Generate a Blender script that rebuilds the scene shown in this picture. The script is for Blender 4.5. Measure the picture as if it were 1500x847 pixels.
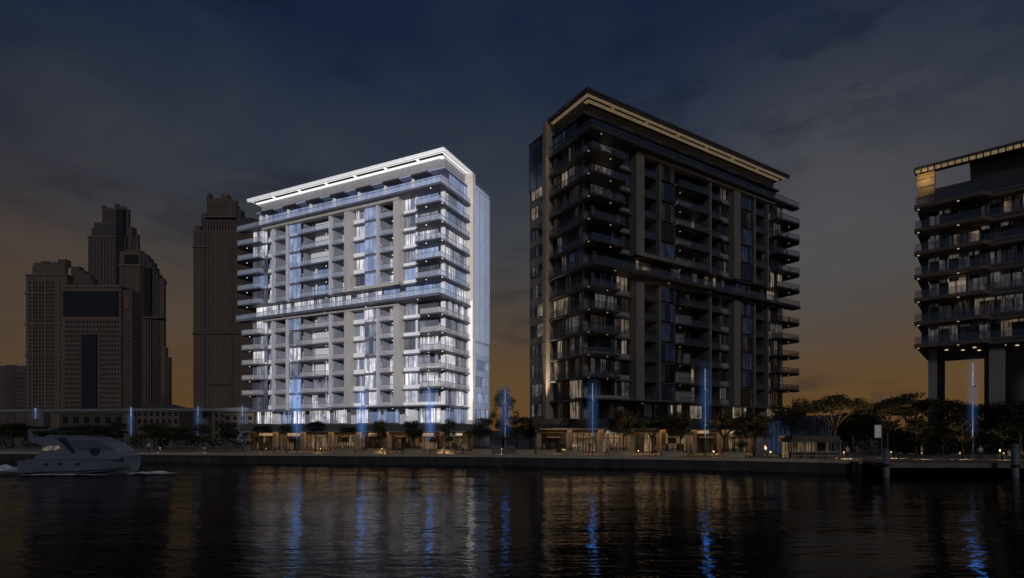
import bpy, bmesh, math, random
from mathutils import Vector, Matrix, noise as mnoise
R = math.radians
random.seed(7)
for o in list(bpy.data.objects): bpy.data.objects.remove(o)
S = bpy.context.scene
COL = S.collection
# ------------------------------------------------------------------ camera
FPX, CX, HY, CZ = 790.0, 750.0, 630.0, 5.2          # focal length in photo pixels, centre, horizon row, eye height
cam_d = bpy.data.cameras.new('camera'); cam = bpy.data.objects.new('camera', cam_d); COL.objects.link(cam)
cam.location = (0, 0, CZ); cam.rotation_euler = (R(90), 0, 0)
cam_d.sensor_width = 36; cam_d.lens = FPX/1500*36; cam_d.shift_y = (HY-423.5)/1500
cam_d.clip_start = .1; cam_d.clip_end = 9000
S.camera = cam
# ------------------------------------------------------------------ exposure
S.render.engine = 'CYCLES'
S.view_settings.view_transform = 'Standard'; S.view_settings.look = 'None'
S.view_settings.exposure = 0; S.view_settings.gamma = 1; S.view_settings.use_curve_mapping = False
S.cycles.use_denoising = True; S.cycles.max_bounces = 6; S.cycles.transparent_max_bounces = 12
S.cycles.sample_clamp_indirect = 3; S.cycles.caustics_reflective = False; S.cycles.caustics_refractive = False
# ------------------------------------------------------------------ dusk sky
W = bpy.data.worlds.new('World'); S.world = W; W.use_nodes = True
nt = W.node_tree; nt.nodes.clear(); N = nt.nodes.new; L = nt.links.new
def wmath(op, a, b=None, clamp=False):
    n = N('ShaderNodeMath'); n.operation = op; n.use_clamp = clamp
    for i, v in enumerate((a, b)):
        if v is None: continue
        if isinstance(v, (int, float)): n.inputs[i].default_value = v
        else: L(v, n.inputs[i])
    return n.outputs[0]
def wmix(f, a, b, mode='MIX'):
    n = N('ShaderNodeMix'); n.data_type = 'RGBA'; n.blend_type = mode
    for i, v in ((0, f), (6, a), (7, b)):
        if isinstance(v, (int, float)): n.inputs[i].default_value = v
        elif isinstance(v, tuple): n.inputs[i].default_value = (*v, 1)
        else: L(v, n.inputs[i])
    return n.outputs[2]
def wramp(f, stops):
    n = N('ShaderNodeValToRGB'); cr = n.color_ramp
    while len(cr.elements) < len(stops): cr.elements.new(.5)
    for e, (p, c) in zip(cr.elements, stops): e.position = p; e.color = (*c, 1)
    L(f, n.inputs[0]); return n.outputs[0]
tc = N('ShaderNodeTexCoord'); sep = N('ShaderNodeSeparateXYZ'); L(tc.outputs['Generated'], sep.inputs[0])
el = wmath('MAXIMUM', sep.outputs[2], 0.0)
az = wmath('ARCTAN2', sep.outputs[0], sep.outputs[1])
mp = N('ShaderNodeMapping'); mp.inputs['Scale'].default_value = (1.3, 1.3, 3.6); L(tc.outputs['Generated'], mp.inputs[0])
n1 = N('ShaderNodeTexNoise'); n1.inputs['Scale'].default_value = 2.1; n1.inputs['Detail'].default_value = 7; n1.inputs['Roughness'].default_value = .55
n1.inputs['Distortion'].default_value = .5; L(mp.outputs[0], n1.inputs[0])
n2 = N('ShaderNodeTexNoise'); n2.inputs['Scale'].default_value = 5.5; n2.inputs['Detail'].default_value = 8; n2.inputs['Roughness'].default_value = .6
L(mp.outputs[0], n2.inputs[0])
base = wramp(el, [(0, (.094, .046, .014)), (.08, (.090, .049, .017)), (.17, (.064, .046, .031)), (.30, (.038, .040, .045)),
                  (.44, (.0185, .0265, .043)), (.58, (.0062, .0125, .033)), (1, (.0025, .007, .026))])
# dusky mauve to the left of the towers, the glow strongest behind the middle and right
west = wmath('MULTIPLY', wmath('SUBTRACT', -.42, az), 3.2, True)
low = wmath('SUBTRACT', 1.0, wmath('MULTIPLY', el, 2.6), True)
base = wmix(wmath('MULTIPLY', west, .62), base, wramp(el, [(0, (.036, .021, .011)), (.12, (.038, .023, .014)), (.24, (.036, .024, .022)), (.36, (.019, .019, .027)), (.5, (.0075, .0135, .029)), (1, (.003, .007, .022))]))
cl = wmath('MULTIPLY', wmath('SUBTRACT', n1.outputs[0], .47), 9.0, True)
cl2 = wmath('MULTIPLY', wmath('SUBTRACT', n2.outputs[0], .44), 7.0, True)
dark = wramp(el, [(0, (.050, .030, .016)), (.12, (.042, .028, .020)), (.22, (.028, .024, .025)), (.38, (.015, .018, .027)), (.55, (.0035, .0085, .021)), (1, (.002, .005, .015))])
base = wmix(wmath('MULTIPLY', wmath('MULTIPLY', cl, cl2), .8), base, dark)
pale = wmath('MULTIPLY', wmath('SUBTRACT', .47, n1.outputs[0]), 4.5, True)
base = wmix(wmath('MULTIPLY', pale, .6), base, wramp(el, [(0, (.085, .050, .022)), (.2, (.066, .052, .040)), (.36, (.046, .046, .048)), (.5, (.022, .030, .044)), (.65, (.009, .018, .038)), (1, (.004, .01, .028))]))
def lobe(a0, k, e0, ke):
    a_ = wmath('MULTIPLY', wmath('SUBTRACT', az, a0), k); e_ = wmath('MULTIPLY', wmath('SUBTRACT', el, e0), ke)
    return wmath('POWER', 2.718, wmath('MULTIPLY', wmath('ADD', wmath('MULTIPLY', a_, a_), wmath('MULTIPLY', e_, e_)), -1.0))
glow_r = wmath('MULTIPLY', lobe(.54, 5.0, .33, 6.0), wmath('MULTIPLY', wmath('ADD', n2.outputs[0], .35), .85))
base = wmix(glow_r, base, (.068, .067, .072))
glow_l = wmath('MULTIPLY', lobe(-.70, 5.0, .16, 9.0), wmath('MULTIPLY', wmath('ADD', n2.outputs[0], .2), .8))
base = wmix(glow_l, base, (.066, .048, .032))
shade_r = wmath('MULTIPLY', lobe(.50, 3.0, .50, 9.0), wmath('MULTIPLY', cl2, .55))
base = wmix(shade_r, base, (.0045, .012, .029))
back = wmath('MULTIPLY', wmath('ADD', wmath('MULTIPLY', sep.outputs[1], -1.0), .1), 2.0, True)
base = wmix(back, base, wramp(el, [(0, (.016, .021, .034)), (.5, (.010, .018, .038)), (1, (.004, .009, .024))]))
sky = N('ShaderNodeTexSky'); sky.sky_type = 'NISHITA'; sky.sun_disc = False
sky.sun_elevation = R(1.0); sky.sun_rotation = R(205); sky.air_density = 2; sky.dust_density = 3
skyc = wmix(1.0, base, wmix(1.0, sky.outputs[0], (.002, .002, .003), 'MULTIPLY'), 'ADD')
bg = N('ShaderNodeBackground'); bg.inputs[1].default_value = 1.25; L(skyc, bg.inputs[0])
ow = N('ShaderNodeOutputWorld'); L(bg.outputs[0], ow.inputs[0])
# ------------------------------------------------------------------ last light, low behind the camera
sd = bpy.data.lights.new('sun', 'SUN'); sd.energy = .34; sd.angle = R(12); sd.color = (.97, .94, .96)
sun = bpy.data.objects.new('sun', sd); COL.objects.link(sun)
sun.rotation_euler = Vector((-.25, 1, -.42)).to_track_quat('-Z', 'Y').to_euler()
# ------------------------------------------------------------------ unseen flood lamp added behind the camera, masked to the pale tower
FL = Vector((14, -70, 44)); AIM = Vector((-33, 118, 35))
fd = bpy.data.lights.new('added_flood', 'SPOT'); fd.energy = 1.3e6; fd.color = (.98, .97, 1); fd.spot_size = R(50); fd.spot_blend = .1; fd.shadow_soft_size = 4
fo = bpy.data.objects.new('added_flood', fd); COL.objects.link(fo); fo.location = FL
fo.rotation_euler = (AIM-FL).to_track_quat('-Z', 'Y').to_euler()
FLOOD_Q = (AIM-FL).to_track_quat('-Z', 'Y')
def flood_uv(p):
    q = FLOOD_Q.inverted() @ (Vector(p)-FL); return q.x/-q.z, q.y/-q.z
# ------------------------------------------------------------------ helpers
def px(x, y, D): return Vector(((x-CX)*D/FPX, D, CZ+(HY-y)*D/FPX))
def tag(o, label=None, cat=None, group=None, kind=None):
    if label: o['label'] = label
    if cat: o['category'] = cat
    if group: o['group'] = group
    if kind: o['kind'] = kind
    return o
def empty(name, loc, label, cat, group=None, rz=0):
    o = bpy.data.objects.new(name, None); COL.objects.link(o); o.location = loc; o.rotation_euler = (0, 0, rz)
    return tag(o, label, cat, group)
class MB:
    def __init__(s): s.v = []; s.f = []
    def add(s, vs, fs):
        k = len(s.v); s.v += [tuple(v) for v in vs]; s.f += [tuple(i+k for i in f) for f in fs]
    def box(s, x0, x1, y0, y1, z0, z1):
        x0, x1 = sorted((x0, x1)); y0, y1 = sorted((y0, y1)); z0, z1 = sorted((z0, z1))
        s.add([(x0,y0,z0),(x1,y0,z0),(x1,y1,z0),(x0,y1,z0),(x0,y0,z1),(x1,y0,z1),(x1,y1,z1),(x0,y1,z1)],
              [(0,3,2,1),(4,5,6,7),(0,1,5,4),(1,2,6,5),(2,3,7,6),(3,0,4,7)]); return s
    def prism(s, pts, z0, z1):
        a = sum(pts[i][0]*pts[(i+1)%len(pts)][1]-pts[(i+1)%len(pts)][0]*pts[i][1] for i in range(len(pts)))
        if a < 0: pts = pts[::-1]
        n = len(pts)
        s.add([(x,y,z0) for x,y in pts]+[(x,y,z1) for x,y in pts],
              [tuple(range(n))[::-1], tuple(range(n,2*n))]+[(i,(i+1)%n,n+(i+1)%n,n+i) for i in range(n)]); return s
    def tube(s, pts, rs, n=8):
        pts = [Vector(p) for p in pts]; k0 = len(s.v); m = len(pts)
        if isinstance(rs, (int, float)): rs = [rs]*m
        for i, p in enumerate(pts):
            d = (pts[min(i+1,m-1)]-pts[max(i-1,0)]).normalized()
            a = d.cross(Vector((0,0,1)) if abs(d.z) < .9 else Vector((1,0,0))).normalized(); b = d.cross(a)
            for j in range(n):
                t = 2*math.pi*j/n; s.v.append(tuple(p+(a*math.cos(t)+b*math.sin(t))*rs[i]))
        for i in range(m-1):
            for j in range(n):
                s.f.append((k0+i*n+j, k0+i*n+(j+1)%n, k0+(i+1)*n+(j+1)%n, k0+(i+1)*n+j))
        s.f.append(tuple(k0+j for j in range(n))[::-1]); s.f.append(tuple(k0+(m-1)*n+j for j in range(n))); return s
    def loft(s, rings, closed=True):
        k0 = len(s.v); n = len(rings[0])
        for r in rings: s.v += [tuple(p) for p in r]
        for i in range(len(rings)-1):
            for j in range(n if closed else n-1):
                s.f.append((k0+i*n+j, k0+i*n+(j+1)%n, k0+(i+1)*n+(j+1)%n, k0+(i+1)*n+j))
        s.f.append(tuple(k0+j for j in range(n))[::-1]); s.f.append(tuple(k0+(len(rings)-1)*n+j for j in range(n))); return s
    def ellipsoid(s, c, r, n=12, m=7):
        c = Vector(c); k = len(s.v)
        s.v.append((c.x,c.y,c.z-r[2]))
        for i in range(1, m):
            a = -math.pi/2+math.pi*i/m
            for j in range(n):
                t = 2*math.pi*j/n; s.v.append((c.x+r[0]*math.cos(a)*math.cos(t), c.y+r[1]*math.cos(a)*math.sin(t), c.z+r[2]*math.sin(a)))
        s.v.append((c.x,c.y,c.z+r[2])); e = len(s.v)-1
        for j in range(n): s.f.append((k, k+1+(j+1)%n, k+1+j)); s.f.append((e, e-n+j, e-n+(j+1)%n))
        for i in range(m-2):
            for j in range(n): s.f.append((k+1+i*n+j, k+1+i*n+(j+1)%n, k+1+(i+1)*n+(j+1)%n, k+1+(i+1)*n+j))
        return s
    def mesh(s, name, mat, smooth=False, fix=False):
        me = bpy.data.meshes.new(name); me.from_pydata(s.v, [], s.f); me.update()
        if fix:
            b = bmesh.new(); b.from_mesh(me); bmesh.ops.recalc_face_normals(b, faces=b.faces); b.to_mesh(me); b.free()
        if smooth: me.polygons.foreach_set('use_smooth', [True]*len(me.polygons))
        me.materials.append(mat); return me
    def build(s, name, mat, parent=None, smooth=False, fix=False):
        return link(name, s.mesh(name, mat, smooth, fix), parent)
def link(name, me, parent=None, loc=(0,0,0), rz=0, sc=None):
    o = bpy.data.objects.new(name, me); COL.objects.link(o); o.location = loc; o.rotation_euler = (0,0,rz)
    if sc: o.scale = sc
    if parent: o.parent = parent
    return o
# ------------------------------------------------------------------ materials
def mat_base(name):
    m = bpy.data.materials.new(name); m.use_nodes = True; t = m.node_tree; p = t.nodes['Principled BSDF']; return m, t, p
def solid(name, c, rough=.6, var=.25, scale=.6, metal=0, emit=None, es=0, bump=0, stretch=(1,1,1)):
    m, t, p = mat_base(name)
    tcn = t.nodes.new('ShaderNodeTexCoord'); mpn = t.nodes.new('ShaderNodeMapping'); mpn.inputs['Scale'].default_value = stretch
    t.links.new(tcn.outputs['Object'], mpn.inputs[0])
    n = t.nodes.new('ShaderNodeTexNoise'); n.inputs['Scale'].default_value = scale; n.inputs['Detail'].default_value = 6; n.inputs['Roughness'].default_value = .65
    t.links.new(mpn.outputs[0], n.inputs[0])
    r = t.nodes.new('ShaderNodeValToRGB'); r.color_ramp.elements[0].position = .3; r.color_ramp.elements[1].position = .7
    r.color_ramp.elements[0].color = (*[x*(1-var) for x in c], 1); r.color_ramp.elements[1].color = (*[min(1, x*(1+var)) for x in c], 1)
    t.links.new(n.outputs[0], r.inputs[0]); t.links.new(r.outputs[0], p.inputs['Base Color'])
    p.inputs['Roughness'].default_value = rough; p.inputs['Metallic'].default_value = metal
    if emit: p.inputs['Emission Color'].default_value = (*emit, 1); p.inputs['Emission Strength'].default_value = es
    if bump:
        b = t.nodes.new('ShaderNodeBump'); b.inputs['Strength'].default_value = bump; b.inputs['Distance'].default_value = .05
        t.links.new(n.outputs[0], b.inputs['Height']); t.links.new(b.outputs[0], p.inputs['Normal'])
    return m
def lit_window(name, c, strength, glass=(.02,.025,.03), gap=.45, fold=2.2, cell=1.25, rough=.12):
    """a lit room behind glass: curtain folds, blinds partly drawn, brighter and darker stretches"""
    m, t, p = mat_base(name); Nn = t.nodes.new; Ll = t.links.new
    tcn = Nn('ShaderNodeTexCoord'); sp = Nn('ShaderNodeSeparateXYZ'); Ll(tcn.outputs['Object'], sp.inputs[0])
    def mm(op, a, b=None, cl=False):
        n = Nn('ShaderNodeMath'); n.operation = op; n.use_clamp = cl
        for i, v in enumerate((a, b)):
            if v is None: continue
            if isinstance(v, (int, float)): n.inputs[i].default_value = v
            else: Ll(v, n.inputs[i])
        return n.outputs[0]
    h = mm('ADD', sp.outputs[0], sp.outputs[1])
    zc = mm('FLOOR', mm('DIVIDE', mm('SUBTRACT', sp.outputs[2], 10.5), 3.74))
    hc = mm('FLOOR', mm('DIVIDE', h, cell))
    cv = Nn('ShaderNodeCombineXYZ'); Ll(hc, cv.inputs[0]); Ll(zc, cv.inputs[1])
    wn = Nn('ShaderNodeTexWhiteNoise'); wn.noise_dimensions = '2D'; Ll(cv.outputs[0], wn.inputs[0])
    cf = Nn('ShaderNodeCombineXYZ'); Ll(mm('MULTIPLY', h, fold), cf.inputs[0]); Ll(zc, cf.inputs[1]); Ll(mm('MULTIPLY', sp.outputs[2], .12), cf.inputs[2])
    fn = Nn('ShaderNodeTexNoise'); fn.inputs['Scale'].default_value = 1.6; fn.inputs['Detail'].default_value = 4; Ll(cf.outputs[0], fn.inputs[0])
    folds = mm('MULTIPLY', mm('SUBTRACT', fn.outputs[0], .30), 2.6, True)
    drawn = mm('GREATER_THAN', wn.outputs[0], gap)
    curtain = mm('ADD', mm('MULTIPLY', drawn, .72), mm('MULTIPLY', wn.outputs[0], .28))
    big = Nn('ShaderNodeTexNoise'); big.inputs['Scale'].default_value = .55; big.inputs['Detail'].default_value = 2; Ll(tcn.outputs['Object'], big.inputs[0])
    e = mm('MULTIPLY', mm('MULTIPLY', folds, curtain), mm('MULTIPLY', mm('SUBTRACT', big.outputs[0], .22), 2.4, True))
    Ll(mm('MULTIPLY', e, strength), p.inputs['Emission Strength'])
    p.inputs['Emission Color'].default_value = (*c, 1)
    p.inputs['Base Color'].default_value = (*glass, 1); p.inputs['Roughness'].default_value = rough
    return m
def glass_sheet(name, c, transp=.5, rough=.15):
    m, t, p = mat_base(name); p.inputs['Base Color'].default_value = (*c, 1); p.inputs['Roughness'].default_value = rough
    n = t.nodes.new('ShaderNodeTexNoise'); n.inputs['Scale'].default_value = .35; tcn = t.nodes.new('ShaderNodeTexCoord'); t.links.new(tcn.outputs['Object'], n.inputs[0])
    r = t.nodes.new('ShaderNodeMapRange'); r.inputs[3].default_value = transp-.15; r.inputs[4].default_value = transp+.15; t.links.new(n.outputs[0], r.inputs[0])
    mx = t.nodes.new('ShaderNodeMixShader'); tr = t.nodes.new('ShaderNodeBsdfTransparent')
    t.links.new(r.outputs[0], mx.inputs[0]); t.links.new(p.outputs[0], mx.inputs[1]); t.links.new(tr.outputs[0], mx.inputs[2])
    t.links.new(mx.outputs[0], t.nodes['Material Output'].inputs[0]); return m
def glow(name, c, s, var=.3, scale=1.5):
    m = solid(name, [x*.22 for x in c], .5, .1, emit=c, es=s); t = m.node_tree; p = t.nodes['Principled BSDF']
    n = t.nodes.new('ShaderNodeTexNoise'); n.inputs['Scale'].default_value = scale; n.inputs['Detail'].default_value = 4; tcn = t.nodes.new('ShaderNodeTexCoord'); t.links.new(tcn.outputs['Object'], n.inputs[0])
    r = t.nodes.new('ShaderNodeMapRange'); r.inputs[1].default_value = .3; r.inputs[2].default_value = .7; r.inputs[3].default_value = s*(1-var); r.inputs[4].default_value = s*(1+var)
    t.links.new(n.outputs[0], r.inputs[0]); t.links.new(r.outputs[0], p.inputs['Emission Strength']); return m
M = {}
# beam mask: the added flood lamp only passes a quadrilateral in front of the pale tower
def beam_mask(light, quad):
    light.use_nodes = True; t = light.node_tree; em = t.nodes['Emission']
    Nn = t.nodes.new; Ll = t.links.new
    tcn = Nn('ShaderNodeTexCoord'); sp = Nn('ShaderNodeSeparateXYZ'); Ll(tcn.outputs['Normal'], sp.inputs[0])
    def mm(op, a, b=None, cl=False):
        n = Nn('ShaderNodeMath'); n.operation = op; n.use_clamp = cl
        for i, v in enumerate((a, b)):
            if v is None: continue
            if isinstance(v, (int, float)): n.inputs[i].default_value = v
            else: Ll(v, n.inputs[i])
        return n.outputs[0]
    az_ = mm('ABSOLUTE', sp.outputs[2])
    gx = mm('DIVIDE', sp.outputs[0], az_); gy = mm('DIVIDE', sp.outputs[1], az_)
    res = None
    n = len(quad)
    for i in range(n):
        (x0, y0), (x1, y1) = quad[i], quad[(i+1)%n]
        dx, dy = x1-x0, y1-y0; l = math.hypot(dx, dy); dx /= l; dy /= l     # inside is to the left of each edge
        d = mm('SUBTRACT', mm('MULTIPLY', mm('SUBTRACT', gy, y0), dx), mm('MULTIPLY', mm('SUBTRACT', gx, x0), dy))
        k = mm('MULTIPLY', mm('ADD', d, .002), 120, True)
        res = k if res is None else mm('MULTIPLY', res, k)
    Ll(res, em.inputs['Strength'])
def leaves(mb, c, r, n, size, rnd, shell=.55):
    for _ in range(n):
        d = Vector((rnd.gauss(0,1), rnd.gauss(0,1), rnd.gauss(0,1))).normalized()*(rnd.uniform(shell,1)**.6)
        p = Vector((c[0]+d.x*r[0], c[1]+d.y*r[1], c[2]+d.z*r[2]))
        a = Vector((rnd.gauss(0,1), rnd.gauss(0,1), rnd.gauss(0,.6))).normalized(); b = a.cross(Vector((rnd.gauss(0,1),rnd.gauss(0,1),rnd.gauss(0,1)))).normalized()
        l = size*rnd.uniform(.6,1.4); w_ = l*rnd.uniform(.35,.6)
        k = len(mb.v); mb.v += [tuple(p-a*l*.5), tuple(p+b*w_*.5), tuple(p+a*l*.5), tuple(p-b*w_*.5)]; mb.f.append((k,k+1,k+2,k+3))
# ------------------------------------------------------------------ towers by the water
def tower(spec):
    s = spec['s']; L_ = spec['L']; F = spec['F']; Z0 = spec['z0']; P = spec['pal']; mt = lambda k: M[P+k]
    root = empty('apartment_tower', spec['loc'], spec['label'], 'apartment tower', rz=spec['rz'])
    z = [Z0+F*k for k in range(14)]
    zt = z[12]; RT = spec['roof']; VD = spec['vd']
    def B(mb, u0, u1, v0, v1, a, b): mb.box(s*u0, s*u1, v0, v1, a, b)
    def one(name, m, *bx, parent=root):
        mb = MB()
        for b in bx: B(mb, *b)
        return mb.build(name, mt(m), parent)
    rng = random.Random(spec['seed'])
    one('core_wall', 'wall', (1.6, L_-.6, 4.9, 12.38, 1.5, z[12]-.1), (1.0, L_-.6, 12.4, VD-.2, 1.5, spec['slab_top']-.1))
    wins = []   # (area, builder)
    def front_win(u0, u1, v, a, b, kind, step=1.15, part='window'):
        wins.append(('f', u0, u1, v, a, b, kind, step))
    def side_win(v0, v1, u, a, b, kind, step=1.3):
        wins.append(('s', v0, v1, u, a, b, kind, step))
    def pick(level, warm=1.0):
        return spec['pick'](rng, level)
    def balcony(pts, zz, rail, lights, th=.32, name='balcony'):
        mb = MB(); mb.prism([(s*x, y) for x, y in pts], zz-th, zz)
        o = mb.build(name, mt('slab'), root)
        g = MB(); rl = MB()
        for (a, b) in zip(rail[:-1], rail[1:]):
            ax, ay, bx_, by = s*a[0], a[1], s*b[0], b[1]
            dx, dy = bx_-ax, by-ay; l = math.hypot(dx, dy); nx, ny = -dy/l*.025, dx/l*.025
            g.prism([(ax-nx, ay-ny), (bx_-nx, by-ny), (bx_+nx, by+ny), (ax+nx, ay+ny)], zz+.02, zz+1.02)
            nx *= 1.8; ny *= 1.8
            rl.prism([(ax-nx, ay-ny), (bx_-nx, by-ny), (bx_+nx, by+ny), (ax+nx, ay+ny)], zz+1.02, zz+1.08)
        g.build('balustrade', mt('rail' if zz > z[6]-1 else 'raillow'), o); rl.build('handrail', M['dark_metal'], o)
        for (u, v) in lights:
            d = MB(); d.tube([(s*u, v, zz-th-.05), (s*u, v, zz-th+.01)], [.12, .12], 8); d.build('downlight', mt('down'), o)
        return o
    # ---- one floor after another
    for k in range(-1, 13):
        a = z[k] if k >= 0 else Z0-F
        top = a+F-.35
        upper = k >= 7
        band = k == 6
        sl = MB(); e = L_
        B(sl, .4, e, 1.5, 5.0, a-.32, a); B(sl, .4, 1.8, 5.0, 11.1, a-.32, a); sl.build('floor_slab', mt('edge'), root)
        if k == 12: continue
        # side face: glazing to the blade wall, then the rear slab
        side_win(2.9, 6.6, 1.35, a+.12, top, pick(k), 1.0); side_win(6.9, 11.1, 1.35, a+.12, top, pick(k), 1.0)
        sk = spec['side'](rng, k)
        one('side_spandrel', 'spand', (.22, .9, 12.5, VD-.4, a-.35, a+1.0))
        if sk: side_win(13.0, VD-.8, .27, a+1.0, a+F-.35, sk, 1.4)
        one('corner_column', 'panel', (1.3, 2.2, 2.35, 2.8, a, top+.04))
        # front bays
        for (kind, u0, u1) in spec['bays']:
            w = pick(k)
            if k == -1:
                front_win(u0+.1, u1-.1, 2.6, a+.2, top-.1, pick(k), 1.3); continue
            if band:
                front_win(u0+.05, u1-.05, 2.8, a+.1, top, w, 1.2); continue
            if kind == 'corner':
                one('spandrel', 'panel', (u0, u1, 2.2, 2.7, a, a+.85), (u1-(u1-u0)*.38, u1-(u1-u0)*.33, 2.2, 2.7, a+.85, top+.03))
                front_win(u0+.5, u1-(u1-u0)*.38-.05, 2.4, a+.85, top, w, .95); front_win(u1-(u1-u0)*.33+.05, u1-.1, 2.4, a+.85, top, pick(k), .95)
            elif kind == 'loggia':
                front_win(u0+.3, u1-.3, 4.6, a+.05, top, w, 1.4)
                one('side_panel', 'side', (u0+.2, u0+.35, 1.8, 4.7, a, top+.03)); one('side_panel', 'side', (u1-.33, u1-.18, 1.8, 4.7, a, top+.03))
                balcony([(u0+.2, 1.1), (u1-.2, 1.1), (u1-.2, 1.6), (u0+.2, 1.6)], a, [(u0+.25, 1.2), (u1-.25, 1.2)], [((u0+u1)/2, 3.0)] , name='balcony')
            elif kind == 'long':
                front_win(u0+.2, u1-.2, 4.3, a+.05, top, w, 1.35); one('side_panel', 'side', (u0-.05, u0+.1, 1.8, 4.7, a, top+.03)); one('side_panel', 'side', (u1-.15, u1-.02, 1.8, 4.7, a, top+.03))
                balcony([(u0+.1, .5), (u1-.1, .5), (u1-.1, 1.52), (u0+.1, 1.52)], a, [(u0+.15, .6), (u1-.15, .6)], [(u0+(u1-u0)*.3, 2.6)])
                if rng.random() < .8: one('screen_panel', 'panel', (u0+(u1-u0)*rng.choice([.2,.45,.7]), u0+(u1-u0)*rng.choice([.5,.75,.9]), 3.3, 3.45, a, top+.02))
            elif kind == 'glass':
                front_win(u0+.1, u1-.1, 1.2, a+.02, a+F-.45, spec['glass'](rng, k), 1.2)
            elif kind == 'white':
                one('spandrel', 'panel', (u0, u1, 1.9, 2.5, a, a+1.0))
                front_win(u0+.3, u1-.3, 2.3, a+1.0, top, w, 1.1)
            elif kind == 'end':
                front_win(u0+.1, u1-.1, 1.8, a+.1, top, w, 1.0)
        # corner and end balconies
        if k >= 0 and not band:
            c = spec['cb']
            t0 = c if upper else c*.86
            if k > 0:
                balcony([(t0, 1.48), (t0-.9, -1.2), (.15, -1.2), (.15, 10.9), (.39, 10.9), (.39, 1.48)], a,
                    [(t0-.2, 1.2), (t0-1.0, -1.1), (.25, -1.1), (.25, 10.8)], [(t0*.6, -.1), (.2, -.2)], .30 if upper else .3)
            eb = spec['eb'] if upper else spec['eb']*spec['eblow']
            if k > 0:
                balcony([(L_-4.5, 1.48), (L_-4.5, -.1), (L_+eb*.6, -.5), (L_+eb, .8), (L_+eb, 8), (L_+.1, 8), (L_+.1, 1.48)], a,
                    [(L_-4.4, 1.2), (L_-4.4, 0), (L_+eb*.6, -.4), (L_+eb-.1, .85), (L_+eb-.1, 7.8)], [(L_+eb*.4, 1.5)])
        # far end wall glazing seen past the balconies
    for q_ in range(26):
        k = rng.choice([1,2,3,4,5,7,8,9,10,11]); u = rng.uniform(1.2, spec['cb']-2.4) if rng.random() < .6 else rng.uniform(L_-4, L_+1)
        pm = MB(); leaves(pm, (s*u, -.35 if u < 10 else .45, z[k]+.75), (.38,.3,.5), 60, .22, rng, .1); pm.box(s*u-.22, s*u+.22, -.5 if u < 10 else .3, -.1 if u < 10 else .6, z[k]+.01, z[k]+.4)
        pm.build('balcony_plant', M['shrub'], root)
    # transfer band
    balcony([(L_+3.2, 1.45), (L_+3.2, -.6), (0, -1.7), (0, 10.9), (.38, 10.9), (.38, 1.45)], z[6]+.02,
            [(L_+3.1, -.5), (.1, -1.6), (.1, 10.8)], [(6, -.4), (20, .2), (32, .4), (45, .5)], .55, 'band_balcony')
    balcony([(L_+3.4, 1.42), (L_+3.4, -.2), (.05, -1.0), (.05, 10.9), (.38, 10.9), (.38, 1.42)], z[12]+.02,
            [(L_+3.3, -.1), (.15, -.9), (.15, 10.8)], [(3, -.2)], .45, 'terrace_balcony')
    # piers
    for (u, w, deep, kind) in spec['piers']:
        m = 'pier' if w > .8 else 'thin'
        if w > .8:
            one('pier', m, (u, u+w, .5, 4.8, z[7]-.34, z[12]-.46)); one('pier', m, (u, u+w, .5, 4.8, Z0-.31, z[6]-.56))
        else:
            one('pier', m, (u-w/2, u+w/2, .7, 1.75, z[7]-.34, z[12]-.46)); one('pier', m, (u-w/2, u+w/2, .7, 1.75, Z0-.31, z[6]-.56))
    pu = spec['frame']
    one('portal_beam', 'pier', (pu, L_-5, .3, 1.5, z[12]-1.0, z[12]-.46)); one('portal_beam', 'pier', (pu, pu+14, .3, 1.45, z[7]-.34, z[7]+.28))
    one('portal_beam', 'pier', (pu, L_-5, .3, 1.5, z[6]-1.0, z[6]-.57))
    # canopy at the foot of the tower
    one('canopy', 'edge', (-1.5, L_*.52, -1.2, 1.5, Z0-.18, Z0+.08)); one('canopy', 'edge', (L_*.56, L_+1, -.8, 1.5, Z0-.6, Z0-.38))
    one('entrance_wall', 'panel', (L_-9, L_-7.4, 1.3, 2.4, Z0-F+.1, Z0-.35)); one('entrance_wall', 'panel', (8, 9.6, 1.3, 2.4, Z0-F+.1, Z0-.35))
    # penthouse
    n = 0; u = 2.5
    while u < L_-3:
        u1 = min(u+7.3, L_-1); front_win(u+.2, u1-.35, 3.6, zt+.05, RT-3.35, 'pent', 1.5); one('penthouse_column', 'panel', (u1-.3, u1+.1, 2.9, 4.2, zt, RT-3.2)); u = u1+.05
        if u1 > L_-1.1: break
    side_win(4, 11.0, 1.2, zt+.05, RT-3.35, 'pent', 1.4)
    one('penthouse_wall', 'wall', (3, L_-2, 4.5, VD-1, zt, RT-3.25))
    eave = MB(); B(eave, .9, L_-1, 1.9, 11.1, RT-3.2, RT-2.9); ev = eave.build('eave', mt('eave'), root)
    u = 5
    while u < L_-6:
        q = MB(); B(q, u, u+4.4, 1.88, 3.4, RT-3.3, RT-2.87); q.build('eave_dark_panel', M['near_black'], ev); u += 7.5  # solid dark box; the shade of an opening is in its colour
    one('upstand', 'upstand', (1.6, L_-1.6, 3.0, 11, RT-2.9, RT-.6))
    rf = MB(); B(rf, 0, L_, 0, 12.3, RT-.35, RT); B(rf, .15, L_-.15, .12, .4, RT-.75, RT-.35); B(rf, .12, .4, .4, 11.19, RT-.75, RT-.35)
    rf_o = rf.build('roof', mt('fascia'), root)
    # lit cove: outer strip, dark slot with dividers, inner strip
    cw = 1.35 if P == 'd_' else .95
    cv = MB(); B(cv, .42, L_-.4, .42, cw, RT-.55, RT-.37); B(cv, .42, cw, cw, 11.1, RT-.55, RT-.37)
    cv.build('cove_light', mt('cove'), rf_o)
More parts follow.
